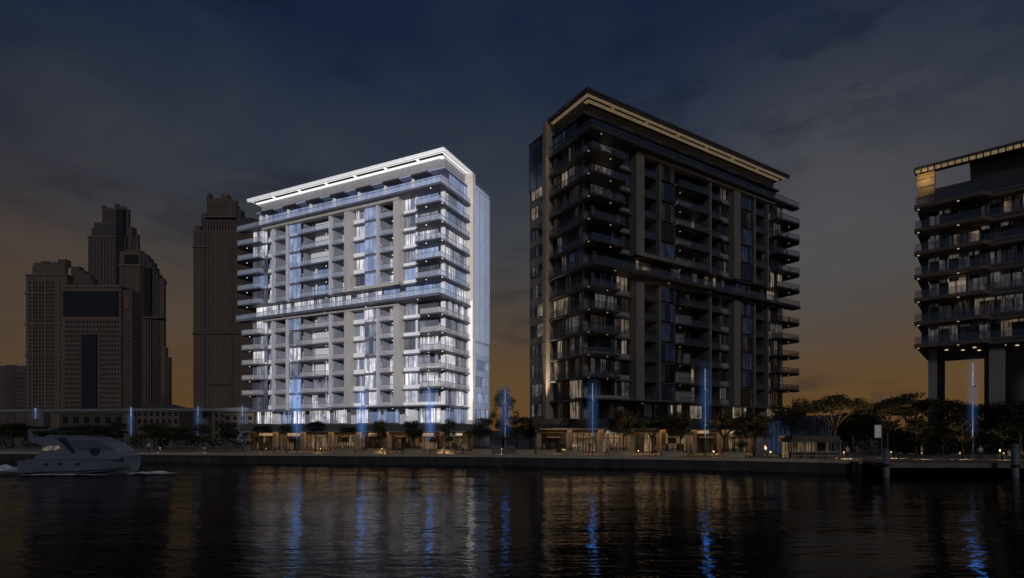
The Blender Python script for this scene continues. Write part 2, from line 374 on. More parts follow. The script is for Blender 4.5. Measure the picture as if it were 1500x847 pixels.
    cv = MB(); B(cv, 1.95, L_-.9, 1.95, 2.5, RT-.62, RT-.37); B(cv, 1.95, 2.5, 2.5, 11.1, RT-.62, RT-.37)
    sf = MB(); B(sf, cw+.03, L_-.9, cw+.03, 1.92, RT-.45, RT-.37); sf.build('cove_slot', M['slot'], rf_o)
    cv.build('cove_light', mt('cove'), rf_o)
    u = 7
    while u < L_-2:
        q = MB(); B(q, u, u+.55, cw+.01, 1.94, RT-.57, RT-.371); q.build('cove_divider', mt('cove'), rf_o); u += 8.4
    # roof returns down into the blade wall
    one('blade_wall', 'blade', (-.35, 1.7, 11.2, 12.3, 1.5, RT-.36))
    if P == 'p_':
        ch_ = MB(); B(ch_, -.25, .75, 11.12, 11.198, 7.4, 33.5); ch_.build('light_channel', M['p_channel'], root)
    one('rear_wall', 'rear', (.35, 1.3, 12.35, VD, 1.5, spec['slab_top']))
    if spec.get('rear_glass'):
        a0, a1 = spec['rear_glass']; side_win(12.6, VD-.2, .12, a0, a1, 'rearglass', 2.4)
    one('parapet', 'edge', (.1, 1.5, 12.31, VD+.1, spec['slab_top'], spec['slab_top']+.35))
    # ---- windows: the hundred largest in view as parts, the rest as one
    R_ = Matrix.Rotation(spec['rz'], 4, 'Z'); base = Vector(spec['loc'])
    def area(w):
        t, p0, p1, q, a, b, kind, st = w
        c = Vector((s*(p0+p1)/2, q, (a+b)/2)) if t == 'f' else Vector((s*q, (p0+p1)/2, (a+b)/2))
        c = R_ @ c+base; nn = R_ @ (Vector((0, -1, 0)) if t == 'f' else Vector((-s, 0, 0)))
        d = Vector((0, 0, CZ))-c; return (p1-p0)*(b-a)*max(.02, nn.dot(d.normalized()))/d.length_squared
    wins.sort(key=area, reverse=True)
    def geo(w, pane, fr):
        t, p0, p1, q, a, b, kind, st = w
        n = max(1, round((p1-p0)/st))
        def bb(mb, x0, x1, y0, y1, z0, z1):
            if t == 'f': B(mb, x0, x1, y0, y1, z0, z1)
            else: mb.box(s*y0, s*y1, x0, x1, z0, z1)
        bb(pane, p0, p1, q, q+.05, a, b)
        for i in range(n+1):
            x = p0+(p1-p0)*i/n; bb(fr, x-.04, x+.04, q-.06, q-.002, a, b)
        bb(fr, p0, p1, q-.055, q-.004, b-.07, b-.002); bb(fr, p0, p1, q-.055, q-.004, a+.002, a+.07)
    for w in wins[:100]:
        pane, fr = MB(), MB(); geo(w, pane, fr)
        o = pane.build('window', mt(w[6]), root); fr.build('window_frame', M['dark_metal'] if P != 'p_' else M['grey_metal'], o)
    rest = {}
    for w in wins[100:]: rest.setdefault(w[6], (MB(), MB())); geo(w, *rest[w[6]])
    # one part carries the remaining windows, several glass tones as material slots
    vs, fs, mi, mats = [], [], [], []
    for kk, (pn, fr) in rest.items():
        for mbx, mm_ in ((pn, mt(kk)), (fr, M['dark_metal'] if P != 'p_' else M['grey_metal'])):
            if mm_ not in mats: mats.append(mm_)
            k0 = len(vs); vs += mbx.v; fs += [tuple(i+k0 for i in f) for f in mbx.f]; mi += [mats.index(mm_)]*len(mbx.f)
    if vs:
        me = bpy.data.meshes.new('remaining_windows'); me.from_pydata(vs, [], fs)
        for m_ in mats: me.materials.append(m_)
        me.polygons.foreach_set('material_index', mi); tag(link('window_rows', me, root), kind='stuff')
    return root
# palettes -----------------------------------------------------------
M['shrub'] = solid('shrub', (.05,.065,.03), .8, .5, 3)
M['dark_metal'] = solid('dark_metal', (.03,.03,.033), .4, .2, metal=.3)
M['grey_metal'] = solid('grey_metal', (.16,.17,.2), .4, .2, metal=.2)
M['slot'] = solid('slot', (.03,.026,.024), .7)
M['near_black'] = solid('near_black', (.012,.013,.016), .8)
M['p_down'] = glow('p_down', (1,.92,.82), 1.8, .1)
M['d_down'] = glow('d_down', (1,.8,.6), .45, .1)
M['spot_lit'] = glow('spot_lit', (1,.8,.62), .55, .1)
# pale tower
M['p_spand'] = solid('p_spand', (.40,.47,.64), .5, .1)
M['d_spand'] = solid('d_spand', (.27,.235,.205), .7, .15)
M['p_wall'] = solid('p_wall', (.46,.46,.52), .6, .12, .4)
M['p_side'] = solid('p_side', (.20,.20,.235), .6, .15)  # darker than the walls: the loggia's shade is put into this colour
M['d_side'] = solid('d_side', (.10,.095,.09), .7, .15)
M['p_panel'] = solid('p_panel', (.72,.71,.73), .55, .08, .5)
M['p_pier'] = solid('p_pier', (.34,.315,.30), .6, .14, .5, stretch=(1,1,.2))
M['p_thin'] = solid('p_thin', (.42,.42,.46), .5, .12)
M['p_slab'] = solid('p_slab', (.085,.09,.12), .6, .2)
M['p_edge'] = solid('p_edge', (.13,.135,.17), .6, .15)
M['p_eave'] = solid('p_eave', (.24,.26,.36), .6, .2)
M['p_upstand'] = solid('p_upstand', (.20,.19,.21), .6, .12)
M['p_fascia'] = solid('p_fascia', (.8,.8,.8), .4, .05, emit=(1,1,1), es=.22)  # self-glow added to whiten the roof edge; the fascia is no lamp
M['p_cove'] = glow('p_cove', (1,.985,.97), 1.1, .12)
M['p_channel'] = glow('p_channel', (1,.98,.95), .72, .15, .35)
M['p_blade'] = solid('p_blade', (.55,.50,.46), .6, .1)
M['p_rear'] = solid('p_rear', (.50,.58,.76), .4, .06, .2)
M['p_rail'] = glass_sheet('p_rail', (.40,.46,.58), .68, .35)
M['p_raillow'] = glass_sheet('p_raillow', (.50,.48,.49), .6, .35)
M['d_raillow'] = glass_sheet('d_raillow', (.10,.12,.16), .72, .1)
M['p_lit'] = lit_window('p_lit', (1,.95,.90), 1.35, (.20,.23,.32), .25)
M['p_blue'] = lit_window('p_blue', (.62,.72,1), .55, (.22,.29,.46), .35)
M['p_dim'] = lit_window('p_dim', (.85,.85,.95), .45, (.10,.115,.16), .4)
M['p_dark'] = lit_window('p_dark', (.8,.8,.9), .15, (.06,.065,.085), .6)
M['p_pent'] = lit_window('p_pent', (.55,.66,1), .38, (.26,.33,.52), .2, 1.0)
M['p_rearglass'] = lit_window('p_rearglass', (.5,.6,.9), .10, (.48,.56,.75), .2, .8, 2.4)
# dark tower
M['d_wall'] = solid('d_wall', (.20,.18,.165), .7, .2, .4)
M['d_panel'] = solid('d_panel', (.30,.275,.26), .65, .15, .5)
M['d_pier'] = solid('d_pier', (.20,.178,.16), .7, .2, .5, stretch=(1,1,.2))
M['d_thin'] = solid('d_thin', (.20,.19,.19), .6, .2)
M['d_slab'] = solid('d_slab', (.055,.055,.062), .6, .25)
M['d_edge'] = solid('d_edge', (.10,.098,.1), .6, .2)
M['d_eave'] = solid('d_eave', (.06,.06,.068), .6, .2)
M['d_upstand'] = solid('d_upstand', (.10,.095,.1), .6, .2)
M['d_fascia'] = solid('d_fascia', (.07,.06,.055), .5, .2)
M['d_cove'] = glow('d_cove', (1,.72,.44), .12, .35, 3)
M['d_blade'] = solid('d_blade', (.38,.31,.24), .6, .15, .5)
M['d_rear'] = solid('d_rear', (.16,.145,.135), .7, .15)
M['d_rail'] = glass_sheet('d_rail', (.10,.13,.2), .7, .08)
M['d_lit'] = lit_window('d_lit', (1,.78,.58), .42, (.02,.025,.035), .45)
M['d_blue'] = lit_window('d_blue', (.4,.52,1), .05, (.03,.04,.065), .4, rough=.05)
M['d_dim'] = lit_window('d_dim', (.9,.85,.8), .14, (.018,.02,.03), .5)
M['d_dark'] = lit_window('d_dark', (1,.85,.7), .035, (.012,.014,.02), .7, rough=.06)
M['d_pent'] = lit_window('d_pent', (.4,.55,1), .07, (.03,.04,.07), .3, 1.0)
M['d_rearglass'] = lit_window('d_rearglass', (.3,.45,.9), .03, (.03,.045,.09), .2, .8, 2.4, rough=.3)
def pick_p(r, k):
    x = r.random()
    if k == -1: return 'blue' if x < .55 else 'lit'
    if k == 6: return 'lit' if x < .7 else 'blue'
    if k > 6: return 'lit' if x < .48 else ('blue' if x < .78 else ('dim' if x < .9 else 'dark'))
    return 'lit' if x < .58 else ('dim' if x < .88 else 'dark')
def pick_d(r, k):
    x = r.random()
    if k == -1: return 'lit' if x < .5 else 'dark'
    return 'lit' if x < .17 else ('dim' if x < .42 else ('blue' if x < .62 and k > 4 else 'dark'))
pale = tower(dict(s=-1, L=57, F=3.7, z0=10.2, roof=61.9, slab_top=60.0, loc=(-13.67,108,0), rz=math.atan2(-.429,.904), pal='p_', seed=3,
    label='brightly lit pale apartment tower with white glowing roofline above the promenade', cb=6.9, eb=4.4, eblow=.45, frame=11.4,
    bays=[('corner',2.3,11.4),('loggia',12.8,17.2),('glass',17.6,21.2),('white',21.2,24.8),('loggia',26.4,30.8),('long',31.0,40),('glass',40,44.1),('loggia',44.6,48.9),('white',49.2,51.8),('end',51.8,57)],
    piers=[(11.4,1.5,0,''),(17.4,.35,0,''),(24.8,1.6,0,''),(30.9,.4,0,''),(44.35,.45,0,''),(49.05,.4,0,'')],
    pick=pick_p, side=lambda r,k: ('blue' if k < 5 and r.random() < .5 else None), glass=lambda r,k: 'blue' if (k > 6 or r.random() < .3) else ('dim' if r.random() < .6 else 'lit'), rear_glass=(25, 59), vd=20.2))
darkt = tower(dict(s=1, L=59, F=3.78, z0=10.5, roof=62.5, slab_top=60.4, loc=(12.5,90,0), rz=math.atan2(.53,.848), pal='d_', seed=11,
    label='dark brown apartment tower with a golden lit roof edge, taller in the middle of the view', cb=8.6, eb=5.0, eblow=.95, frame=11.9,
    bays=[('corner',2.3,11.9),('loggia',13.9,18.0),('glass',18.5,22.9),('long',23,32.3),('loggia',32.9,37.1),('white',37.1,39.8),('glass',41.9,46.9),('loggia',47.5,51.7),('white',52.2,54.2),('end',54.2,59)],
    piers=[(11.9,2.0,0,''),(18.2,.35,0,''),(32.6,.5,0,''),(39.8,2.1,0,''),(47.2,.5,0,''),(51.9,.45,0,'')],
    pick=pick_d, side=lambda r,k: r.choice(['dim','dark','lit','dim']) , glass=lambda r,k: 'blue' if r.random() < .7 else 'dark', rear_glass=(51, 60), vd=17.6))
darkt['label'] = 'tallest tower, dark brown facades under a thin golden lit roof edge'
# mask of the added flood lamp: a quadrilateral round the pale tower
def wp(u, v, zz):
    q = Matrix.Rotation(math.atan2(-.429,.904), 3, 'Z') @ Vector((-u, v, zz)); return q+Vector((-13.67,108,0))
pts = [wp(-2,-2,6.8), wp(-1,21,6.8), wp(-1,21,62), wp(0,0,64), wp(65,0,64), wp(66,0,6.8)]
beam_mask(fd, [flood_uv(p) for p in pts])
# uplights at the foot of each blade wall
for (nm, loc, rz, s, c, e) in (('a', (-13.67,108,0), math.atan2(-.429,.904), -1, (1,.97,.94), 16000), ('b', (12.5,90,0), math.atan2(.53,.848), 1, (1,.82,.60), 26000)):
    mw = Matrix.Translation(loc) @ Matrix.Rotation(rz, 4, 'Z')
    for zz, zz2, ee in ((7.3, 34, 1), (59.5, 48, .03)):
        ld = bpy.data.lights.new('uplight', 'SPOT'); ld.energy = e*ee; ld.color = c; ld.spot_size = R(26); ld.spot_blend = .9; ld.shadow_soft_size = .2
        lo = bpy.data.objects.new('uplight', ld); COL.objects.link(lo)
        p = mw @ Vector((s*-.7, 10.1, zz)); t_ = mw @ Vector((s*.2, 11.2, zz2))
        lo.location = p; lo.rotation_euler = (t_-p).to_track_quat('-Z','Y').to_euler()
# ------------------------------------------------------------------ right hand block on columns
def right_block():
    root = empty('apartment_block', (66.4,89,0), 'dark apartment block raised on tall columns at the right edge', 'apartment block', rz=math.atan2(-.664,.747))
    def one(name, m, *bx, parent=root):
        mb = MB()
        for b in bx: mb.box(*b)
        return mb.build(name, M[m], parent)
    zs = [19.3,23.0,26.8,30.6,34.4,38.1,41.9]; L_ = 30; r = random.Random(5); RT = 48.2
    one('core_wall','d_wall',(2,L_,4,22,19.4,41.8),(9.5,14.5,6,14,1.5,19.2),(20,30,5,20,1.5,19.2))
    for i, a in enumerate(zs):
        one('floor_slab','r_slab',(.4,L_,0,22,a-.9,a)); one('slab_edge','d_edge',(.3,L_,-.12,-.01,a-.35,a+.05))
        b = MB(); b.prism([(.1,-1.6),(8.5,-1.6),(9.5,-.15),(.1,-.15)], a-.75, a-.2); bo = b.build('balcony', M['r_slab'], root)
        g = MB(); g.box(.2,8.4,-1.55,-1.5,a-.2,a+1.0); g.box(8.6,L_,-.06,-.01,a+.06,a+1.0); g.build('balustrade', M['d_rail'], bo)
        for u in (.6, 5.6): q = MB(); q.tube([(u,-.9,a-.8),(u,-.9,a-.74)],.15,8); q.build('downlight', M['spot_lit'], bo)
        if i == 6: break
        t = zs[i+1]-.92; u = 1.5
        while u < L_-1:
            w = r.choice([2.6,3.4,4.2]); k = r.choice(['d_lit','d_dim','d_dim','d_dark','d_dark','r_lit'])
            p = MB(); p.box(u,u+w-.2,1.9,1.95,a+.02,t); p = p.build('window', M[k], root)
            f = MB()
            for j in range(int(w/1.0)+1): f.box(u+j*(w-.2)/int(w/1.0)-.04,u+j*(w-.2)/int(w/1.0)+.04,1.84,1.895,a+.02,t)
            f.build('window_frame', M['dark_metal'], p); u += w
        one('corner_pillar','d_pier',(.8,1.7,1.8,3.2,a,t-.0))
    # crown: gold lined end wall, opening to the sky, dark plant room, ribbed lit soffit
    one('crown_wall','r_gold',(.3,2.6,.6,2.6,42.0,47.4))
    for zz in (43.4,45.1,46.4): one('crown_joint','dark_metal',(.28,2.62,.55,.6,zz,zz+.1))
    one('plant_room','d_slab',(7,L_,2.5,20,42.0,47.3)); one('parapet','d_eave',(2.6,L_,-.05,.3,42.0,44.2))
    ro = one('roof','d_fascia',(0,6.9,-.6,2.4,RT-.35,RT),(6.901,L_,-.6,20,RT-.35,RT))
    ld = bpy.data.lights.new('crown_fill','POINT'); ld.energy = 80; ld.color = (1,.68,.36); ld.shadow_soft_size = .4; lo = bpy.data.objects.new('crown_fill', ld); COL.objects.link(lo); lo.location = Matrix.Translation((66.4,89,0)) @ Matrix.Rotation(math.atan2(-.664,.747),4,'Z') @ Vector((1.4,-.9,46.5))  # unseen point lamp added to brighten the gold end wall
    cv = MB(); cv.box(.2,L_,-.3,.55,RT-.6,RT-.37); cv.build('cove_light', M['r_cove'], ro)
    rb = MB(); u = 0
    while u < L_: rb.box(u,u+.16,-.4,.56,RT-.85,RT-.3); u += .85
    rb.build('soffit_ribs', M['dark_metal'], ro)
    for (u, v, w) in ((1.7,1.5,1.1),(9.2,1.2,1.9),(16,1.5,1.4),(24,1.5,1.4),(8.6,10,1.2),(2.2,12,1.1)):
        one('column','r_col',(u,u+w,v,v+w,1.5,18.4))
    for (u, v) in ((4,3),(6,5),(7.5,2.5),(8,7),(11,2.5),(12.5,4),(14.5,2),(17,4)):
        q = MB(); q.tube([(u,v,18.28),(u,v,18.42)],.22,8); q.build('soffit_light', M['warm_spot'], root)
M['r_slab'] = solid('r_slab', (.13,.105,.09), .6, .2)
M['r_gold'] = solid('r_gold', (.46,.33,.17), .5, .15, 1.2)
M['r_cove'] = glow('r_cove', (1,.74,.45), .16, .4, 3)
M['r_col'] = solid('r_col', (.30,.27,.24), .7, .15)
M['r_lit'] = lit_window('r_lit', (1,.72,.52), .30, (.02,.02,.03), .5, 1.6)
M['warm_spot'] = glow('warm_spot', (1,.72,.42), .8, .1)
right_block()
# ------------------------------------------------------------------ water, quay and ground
def water_mat():
    m, t, p = mat_base('water'); Nn = t.nodes.new; Ll = t.links.new
    p.inputs['Base Color'].default_value = (.0025,.0032,.0045,1); p.inputs['Roughness'].default_value = .07; p.inputs['IOR'].default_value = 1.09
    tcn = Nn('ShaderNodeTexCoord')
    def ns(sx, sy, sc, det):
        mpn = Nn('ShaderNodeMapping'); mpn.inputs['Scale'].default_value = (sx, sy, 1); Ll(tcn.outputs['Object'], mpn.inputs[0])
        n = Nn('ShaderNodeTexNoise'); n.inputs['Scale'].default_value = sc; n.inputs['Detail'].default_value = det; Ll(mpn.outputs[0], n.inputs[0]); return n.outputs[0]
    b1 = Nn('ShaderNodeBump'); lane = Nn('ShaderNodeMapRange'); lane.inputs[1].default_value = .38; lane.inputs[2].default_value = .62; lane.inputs[3].default_value = .28; lane.inputs[4].default_value = .8; Ll(ns(.25,1,.09,3), lane.inputs[0]); Ll(lane.outputs[0], b1.inputs['Strength']); b1.inputs['Distance'].default_value = .10; Ll(ns(.6,1.7,1.1,3), b1.inputs['Height'])
    b2 = Nn('ShaderNodeBump'); b2.inputs['Strength'].default_value = .45; b2.inputs['Distance'].default_value = .5; Ll(ns(.35,1,.16,2), b2.inputs['Height'])
    Ll(b1.outputs[0], b2.inputs['Normal']); Ll(b2.outputs[0], p.inputs['Normal']); return m
w = MB(); w.add([(-3000,-400,0),(3000,-400,0),(3000,2500,0),(-3000,2500,0)], [(0,1,2,3)])
tag(w.build('water', water_mat()), kind='structure')
ZQ = 1.5
QU = [(-400,128),(-200,104),(-104*.88,90.5),(-60,86),(-5,79),(19.2,72.2),(37.3,65.5),(40.8,62.9),(200,58)]
M['paving'] = solid('paving', (.26,.22,.18), .75, .25, .8, bump=.3)
M['quay_wall'] = solid('quay_wall', (.04,.04,.042), .85, .6, .35, stretch=(1.6,1,.25), bump=.4)
M['coping'] = solid('coping', (.42,.35,.26), .7, .15, .8)
M['land'] = solid('land', (.05,.045,.035), .9, .3, .05)
def qy(x):
    for (x0,y0),(x1,y1) in zip(QU[:-1],QU[1:]):
        if x0 <= x <= x1: return y0+(y1-y0)*(x-x0)/(x1-x0)
    return 60
g = MB(); n = len(QU); q8 = QU[:8]
g.add([(x,y,ZQ) for x,y in q8]+[(x,y+130,ZQ) for x,y in q8], [(i,i+1,8+i+1,8+i) for i in range(7)])
g.add([(40.8,66.8,ZQ),(300,62,ZQ),(300,193,ZQ),(40.8,192.9,ZQ)], [(0,1,2,3)])
tag(g.build('promenade', M['paving']), kind='structure')
g = MB(); g.add([(-3000,190,ZQ-.05),(3000,190,ZQ-.05),(3000,4000,ZQ-.05),(-3000,4000,ZQ-.05)], [(0,1,2,3)])
g.add([(-3000,125,ZQ-.05),(-400,125,ZQ-.05),(-400,190,ZQ-.05),(-3000,190,ZQ-.05)],[(0,1,2,3)])
tag(g.build('ground', M['land']), kind='structure')
wl = MB(); cp = MB()
for (a, b) in zip(q8[:-1], q8[1:]):
    wl.prism([(a[0],a[1]+.06),(b[0],b[1]+.06),(b[0],b[1]+1),(a[0],a[1]+1)], -3, ZQ-.03)
    cp.prism([(a[0],a[1]-.12),(b[0],b[1]-.12),(b[0],b[1]+.75),(a[0],a[1]+.75)], ZQ-.26, ZQ+.14)
wl.prism([(39.8,63),(40.8,63),(40.8,67.5),(39.8,67.5)], -3, ZQ-.02); wl.prism([(40.8,66.9),(300,62.2),(300,63),(40.8,67.8)], -3, ZQ-.02)
tag(wl.build('quay_wall', M['quay_wall']), 'long dark concrete quay wall rising from the water', 'quay wall')
tag(cp.build('quay_coping', M['coping']), 'lit tan stone coping along the top of the quay wall', 'coping')
# open jetty on the right
d = MB(); d.prism([(41.5,60.4),(110,57.4),(110,66),(41.5,66.5)], ZQ-.32, ZQ+.02)
jt = empty('jetty', (60,62,0), 'low timber jetty over black water at the right', 'jetty'); jt.location = (0,0,0)
M['timber'] = solid('timber', (.17,.135,.11), .8, .3, 1.5, stretch=(.3,2,1))
d.build('deck', M['timber'], jt)
f = MB(); f.prism([(41.5,60.25),(110,57.25),(110,57.4),(41.5,60.4)], ZQ-.5, ZQ+.04); f.build('fascia_board', M['coping_dim'] if 'coping_dim' in M else M['timber'], jt)
for i in range(8):
    p = MB(); xx = 44+i*7.5; p.tube([(xx,62.3-.04*i,-3),(xx,62.3-.04*i,ZQ-.33)],.16,8); p.build('leg', M['near_black'], jt)
M['pile'] = solid('pile', (.15,.155,.18), .55, .2, 2)
for X, D, top, lab in ((1298,60.5,661,'grey steel mooring pile beside the white banner post'), (1487,59,654,'grey steel mooring pile nearest the right edge, standing at the jetty')):
    p0 = px(X, top, D-1.2); r_ = empty('mooring_pile', (p0.x, p0.y, 0), lab, 'mooring pile', 'steel mooring piles at the jetty')
    m = MB(); m.tube([(0,0,-4),(0,0,p0.z)],[.33,.33],16); m.build('shaft', M['pile'], r_, True)
    m = MB(); m.tube([(0,0,p0.z),(0,0,p0.z+.12),(0,0,p0.z+.3)],[.36,.36,.05],16); m.build('cap', M['pile'], r_)
    m = MB(); m.tube([(0,0,1.2),(0,0,1.5)],[.42,.42],16); m.build('collar', M['dark_metal'], r_)
# ------------------------------------------------------------------ podiums with shops
M['pod_band'] = solid('pod_band', (.035,.034,.036), .8, .25, .6)
M['pod_band_pale'] = solid('pod_band_pale', (.12,.11,.12), .8, .2, .6)
M['stone'] = solid('stone', (.34,.27,.19), .75, .2, .8)
M['shop_a'] = lit_window('shop_a', (1,.62,.30), .22, (.03,.025,.02), .35, 3.2, .9, rough=.3)
M['shop_b'] = lit_window('shop_b', (1,.68,.38), .30, (.04,.03,.02), .3, 2.0, 1.3, rough=.3)
M['shop_dark'] = lit_window('shop_dark', (1,.62,.3), .04, (.02,.018,.015), .5, 3.0, .8, rough=.2)
M['sign_lit'] = glow('sign_lit', (1,.72,.40), .20, .5, 2.2)
M['sign_pale'] = glow('sign_pale', (1,.88,.72), .32, .5, 4)
M['soffit_strip'] = glow('soffit_strip', (1,.68,.38), .5, .2)
def podium(x0, x1, y0, y1, zb, zt_, label, band, seed, bays):
    root = empty('shop_podium', (0,0,0), label, 'shops')
    r = random.Random(seed)
    def one(name, m, *bx, parent=root):
        mb = MB()
        for b in bx: mb.box(*b)
        return mb.build(name, M[m], parent)
    one('roof_band', band, (x0,x1,y0,y1,zb,zt_)); one('canopy_edge', 'stone', (x0+1,x1-2,y0-.9,y0-.003,zb-.16,zb+.06))
    one('rear_wall','d_wall',(x0+.5,x1-.5,y0+3.4,y1-1,ZQ,zb-.01))
    w = (x1-x0-2)/bays
    for i in range(bays):
        a = x0+1+i*w
        one('column','stone',(a-.35,a+.35,y0+.5,y0+1.2,ZQ,zb-.01))
        k = r.choice(['shop_a','shop_b','shop_a','shop_dark','shop_b'])
        o = one('shopfront', k, (a+.5,a+w-.5,y0+3.2,y0+3.3,ZQ+.25,zb-.7))
        f = MB(); nn = 4
        for j in range(nn+1): xx = a+.5+(w-1)*j/nn; f.box(xx-.05,xx+.05,y0+3.1,y0+3.195,ZQ+.05,zb-.6)
        f.box(a+.5,a+w-.5,y0+3.12,y0+3.19,ZQ+2.35,ZQ+2.45); f.build('shopfront_frame', M['dark_metal'], o)
        if r.random() < .55: one('shop_sign', r.choice(['sign_lit','sign_lit','sign_pale']), (a+w*.25,a+w*r.uniform(.6,.8),y0+2.6,y0+2.75,zb-.75,zb-.28))
        if r.random() < .6:
            q = MB(); q.box(a+w*.3,a+w*.7,y0+1.6,y0+2.9,ZQ+2.5,ZQ+2.6); q.build('awning', M['stone'], root)
        one('soffit_light','soffit_strip',(a+w*.2,a+w*.8,y0+1.9,y0+2.05,zb-.06,zb-.012))
    return root
podium(-46.5,-6.3,92,120,4.95,6.2,'long shop podium with amber shopfronts under the pale brightly lit tower','pod_band_pale',2,8)
podium(3.2,44,83.5,100,5.4,6.95,'shop podium with black roof band and signs under the tallest tower','pod_band',9,8)
for (x0,x1,y,zz,e) in ((-45,-8,94.5,4.8,480),(5,43,86,5.2,560)):
    ad = bpy.data.lights.new('soffit_lamps','AREA'); ad.shape = 'RECTANGLE'; ad.size = x1-x0; ad.size_y = 3.0; ad.energy = e; ad.color = (1,.62,.32)
    ao = bpy.data.objects.new('soffit_lamps', ad); COL.objects.link(ao); ao.location = ((x0+x1)/2,y-1.0,zz-.1); ao.rotation_euler = (R(-6),0,0)
# ------------------------------------------------------------------ promenade furniture
def at(X, D): return (X-CX)*D/FPX
M['planter'] = solid('planter', (.40,.32,.22), .7, .2, 1)
pl_me = MB(); pl_me.box(-1.5,1.5,-.5,.5,0,.1); pl_me.box(-1.4,1.4,-.42,.42,.1,.72); pl_me.box(-1.5,1.5,-.5,.5,.72,.82); pl_me = pl_me.mesh('planter', M['planter'])
sh = MB(); rr = random.Random(1)
for i in range(5): leaves(sh, (-1.1+.55*i,0,1.0), (.42,.4,.35), 90, .16, rr, .2)
sh_me = sh.mesh('shrub', M['shrub'])
plx = [(505,'under the left mast cluster'),(552,''),(606,''),(653,''),(706,''),(770,''),(800,''),(838,''),(906,''),(985,''),(1078,'')]
PL = ['pale stone planter leftmost on the promenade edge', 'stone planter second from the left on the quay edge', 'stone planter third from the left on the quay edge',
      'stone planter in front of the right end of the pale tower podium', 'stone planter left of the gap between the two towers', 'stone planter in the gap between the two towers',
      'stone planter under the gold blade wall of the tallest tower', 'stone planter just left of the blue mast before the tallest tower', 'stone planter just right of the blue mast before the tallest tower',
      'stone planter left of the tall blue mast with dark trees behind', 'large bright stone planter at the quay edge right of the tall blue mast']
for (X, _), lab in zip(plx, PL):
    x = at(X, 75); x = (X-CX)*(qy(x)+2.2)/FPX
    o = empty('planter_box', (x, qy(x)+2.4, ZQ), lab, 'planter', 'stone planters along the quay edge')
    link('box', pl_me, o); link('shrub', sh_me, o)
# low hedge and railing, left part of the promenade
M['rail_m'] = solid('rail_m', (.30,.26,.2), .5, .2, metal=.4)
def railing(X0, X1, label, back=.9):
    x0, x1 = at(X0, 86), at(X1, 80); o = empty('railing', (0,0,0), label, 'railing')
    t = MB(); t.tube([(x0,qy(x0)+back,ZQ+1.05),(x1,qy(x1)+back,ZQ+1.05)],.035,6); t.build('top_rail', M['rail_m'], o)
    t = MB(); n = int((x1-x0)/.5)
    for i in range(n+1):
        x = x0+(x1-x0)*i/n; t.tube([(x,qy(x)+back,ZQ+.1),(x,qy(x)+back,ZQ+1.04)],.022,5)
    t.build('balusters', M['rail_m'], o)
railing(242, 330, 'thin metal railing on the quay left of the pale tower'); railing(345, 480, 'thin metal railing on the quay below the left part of the pale tower')
hedge = MB(); rr = random.Random(4)
for (x0,x1,back) in ((-60,-36,5),(-34,-8,6),(22,29,4),(29.5,36,3.4)):
    for i in range(int((x1-x0)/.8)):
        x = x0+.8*i; leaves(hedge, (x,qy(x)+back,ZQ+.5), (.7,.5,.6), 45, .22, rr, .2)
tag(hedge.build('hedge_row', M['shrub']), 'low dark clipped hedges behind the quay edge', 'hedge', kind='stuff')
# blue lit masts
M['mast'] = solid('mast', (.22,.23,.26), .4, .15, metal=.4)
M['mast_blue'] = glow('mast_blue', (.38,.55,.9), .15, .45, 1.2)
M['mast_core'] = glow('mast_core', (.6,.72,.9), .26, .5, 2.5)
def blue_halo(rad, h, e):
    """emissive halo put round the lamp as bloom, thinning outwards"""
    m = bpy.data.materials.new('blue_halo'); m.use_nodes = True; t = m.node_tree; t.nodes.clear(); Nn = t.nodes.new; Ll = t.links.new
    tcn = Nn('ShaderNodeTexCoord'); sp = Nn('ShaderNodeSeparateXYZ'); Ll(tcn.outputs['Object'], sp.inputs[0])
    def mm(op, a, b=None, cl=False):
        n = Nn('ShaderNodeMath'); n.operation = op; n.use_clamp = cl
        for i, v in enumerate((a, b)):
            if v is None: continue
            if isinstance(v, (int, float)): n.inputs[i].default_value = v
            else: Ll(v, n.inputs[i])
        return n.outputs[0]
    r2 = mm('ADD', mm('MULTIPLY', sp.outputs[0], sp.outputs[0]), mm('MULTIPLY', sp.outputs[1], sp.outputs[1]))
    f = mm('SUBTRACT', 1.0, mm('DIVIDE', r2, rad*rad), True); f = mm('MULTIPLY', f, f)
    zt2 = mm('DIVIDE', sp.outputs[2], h); f = mm('MULTIPLY', f, mm('MULTIPLY', mm('MULTIPLY', zt2, mm('SUBTRACT', 1.0, zt2)), 4.0, True))
    em = Nn('ShaderNodeEmission'); em.inputs[0].default_value = (.10,.27,.75,1); Ll(mm('MULTIPLY', f, e), em.inputs[1])
    o = Nn('ShaderNodeOutputMaterial'); Ll(em.outputs[0], o.inputs['Volume']); return m
masts = [(52,150,598,615,.5,'blue lit mast leftmost, standing behind the motor yacht'),
 (192,150,597,640,.5,'blue lit mast between the office block and the old beige houses'),
 (290,110,596,640,.22,'slim blue lit mast before the ribbed tower'),
 (355,105,594,650,.22,'slim blue lit mast just left of the pale tower'),
 (435,89,556,645,.16,'slim blue lit mast before the left third of the pale tower'),
 (530,87,572,645,.16,'slim blue lit mast before the middle of the pale tower'),
 (630,85,572,645,.16,'slim blue lit mast before the right third of the pale tower'),
 (740,84,570,640,.17,'blue lit mast in the gap between the two towers'),
 (868,80,562,642,.17,'blue lit mast before the corner of the tallest tower'),
 (1033,76,540,642,.17,'tall blue lit mast before the right half of the tallest tower'),
 (1425,68,532,642,.20,'tall blue lit mast between the columns of the right block')]
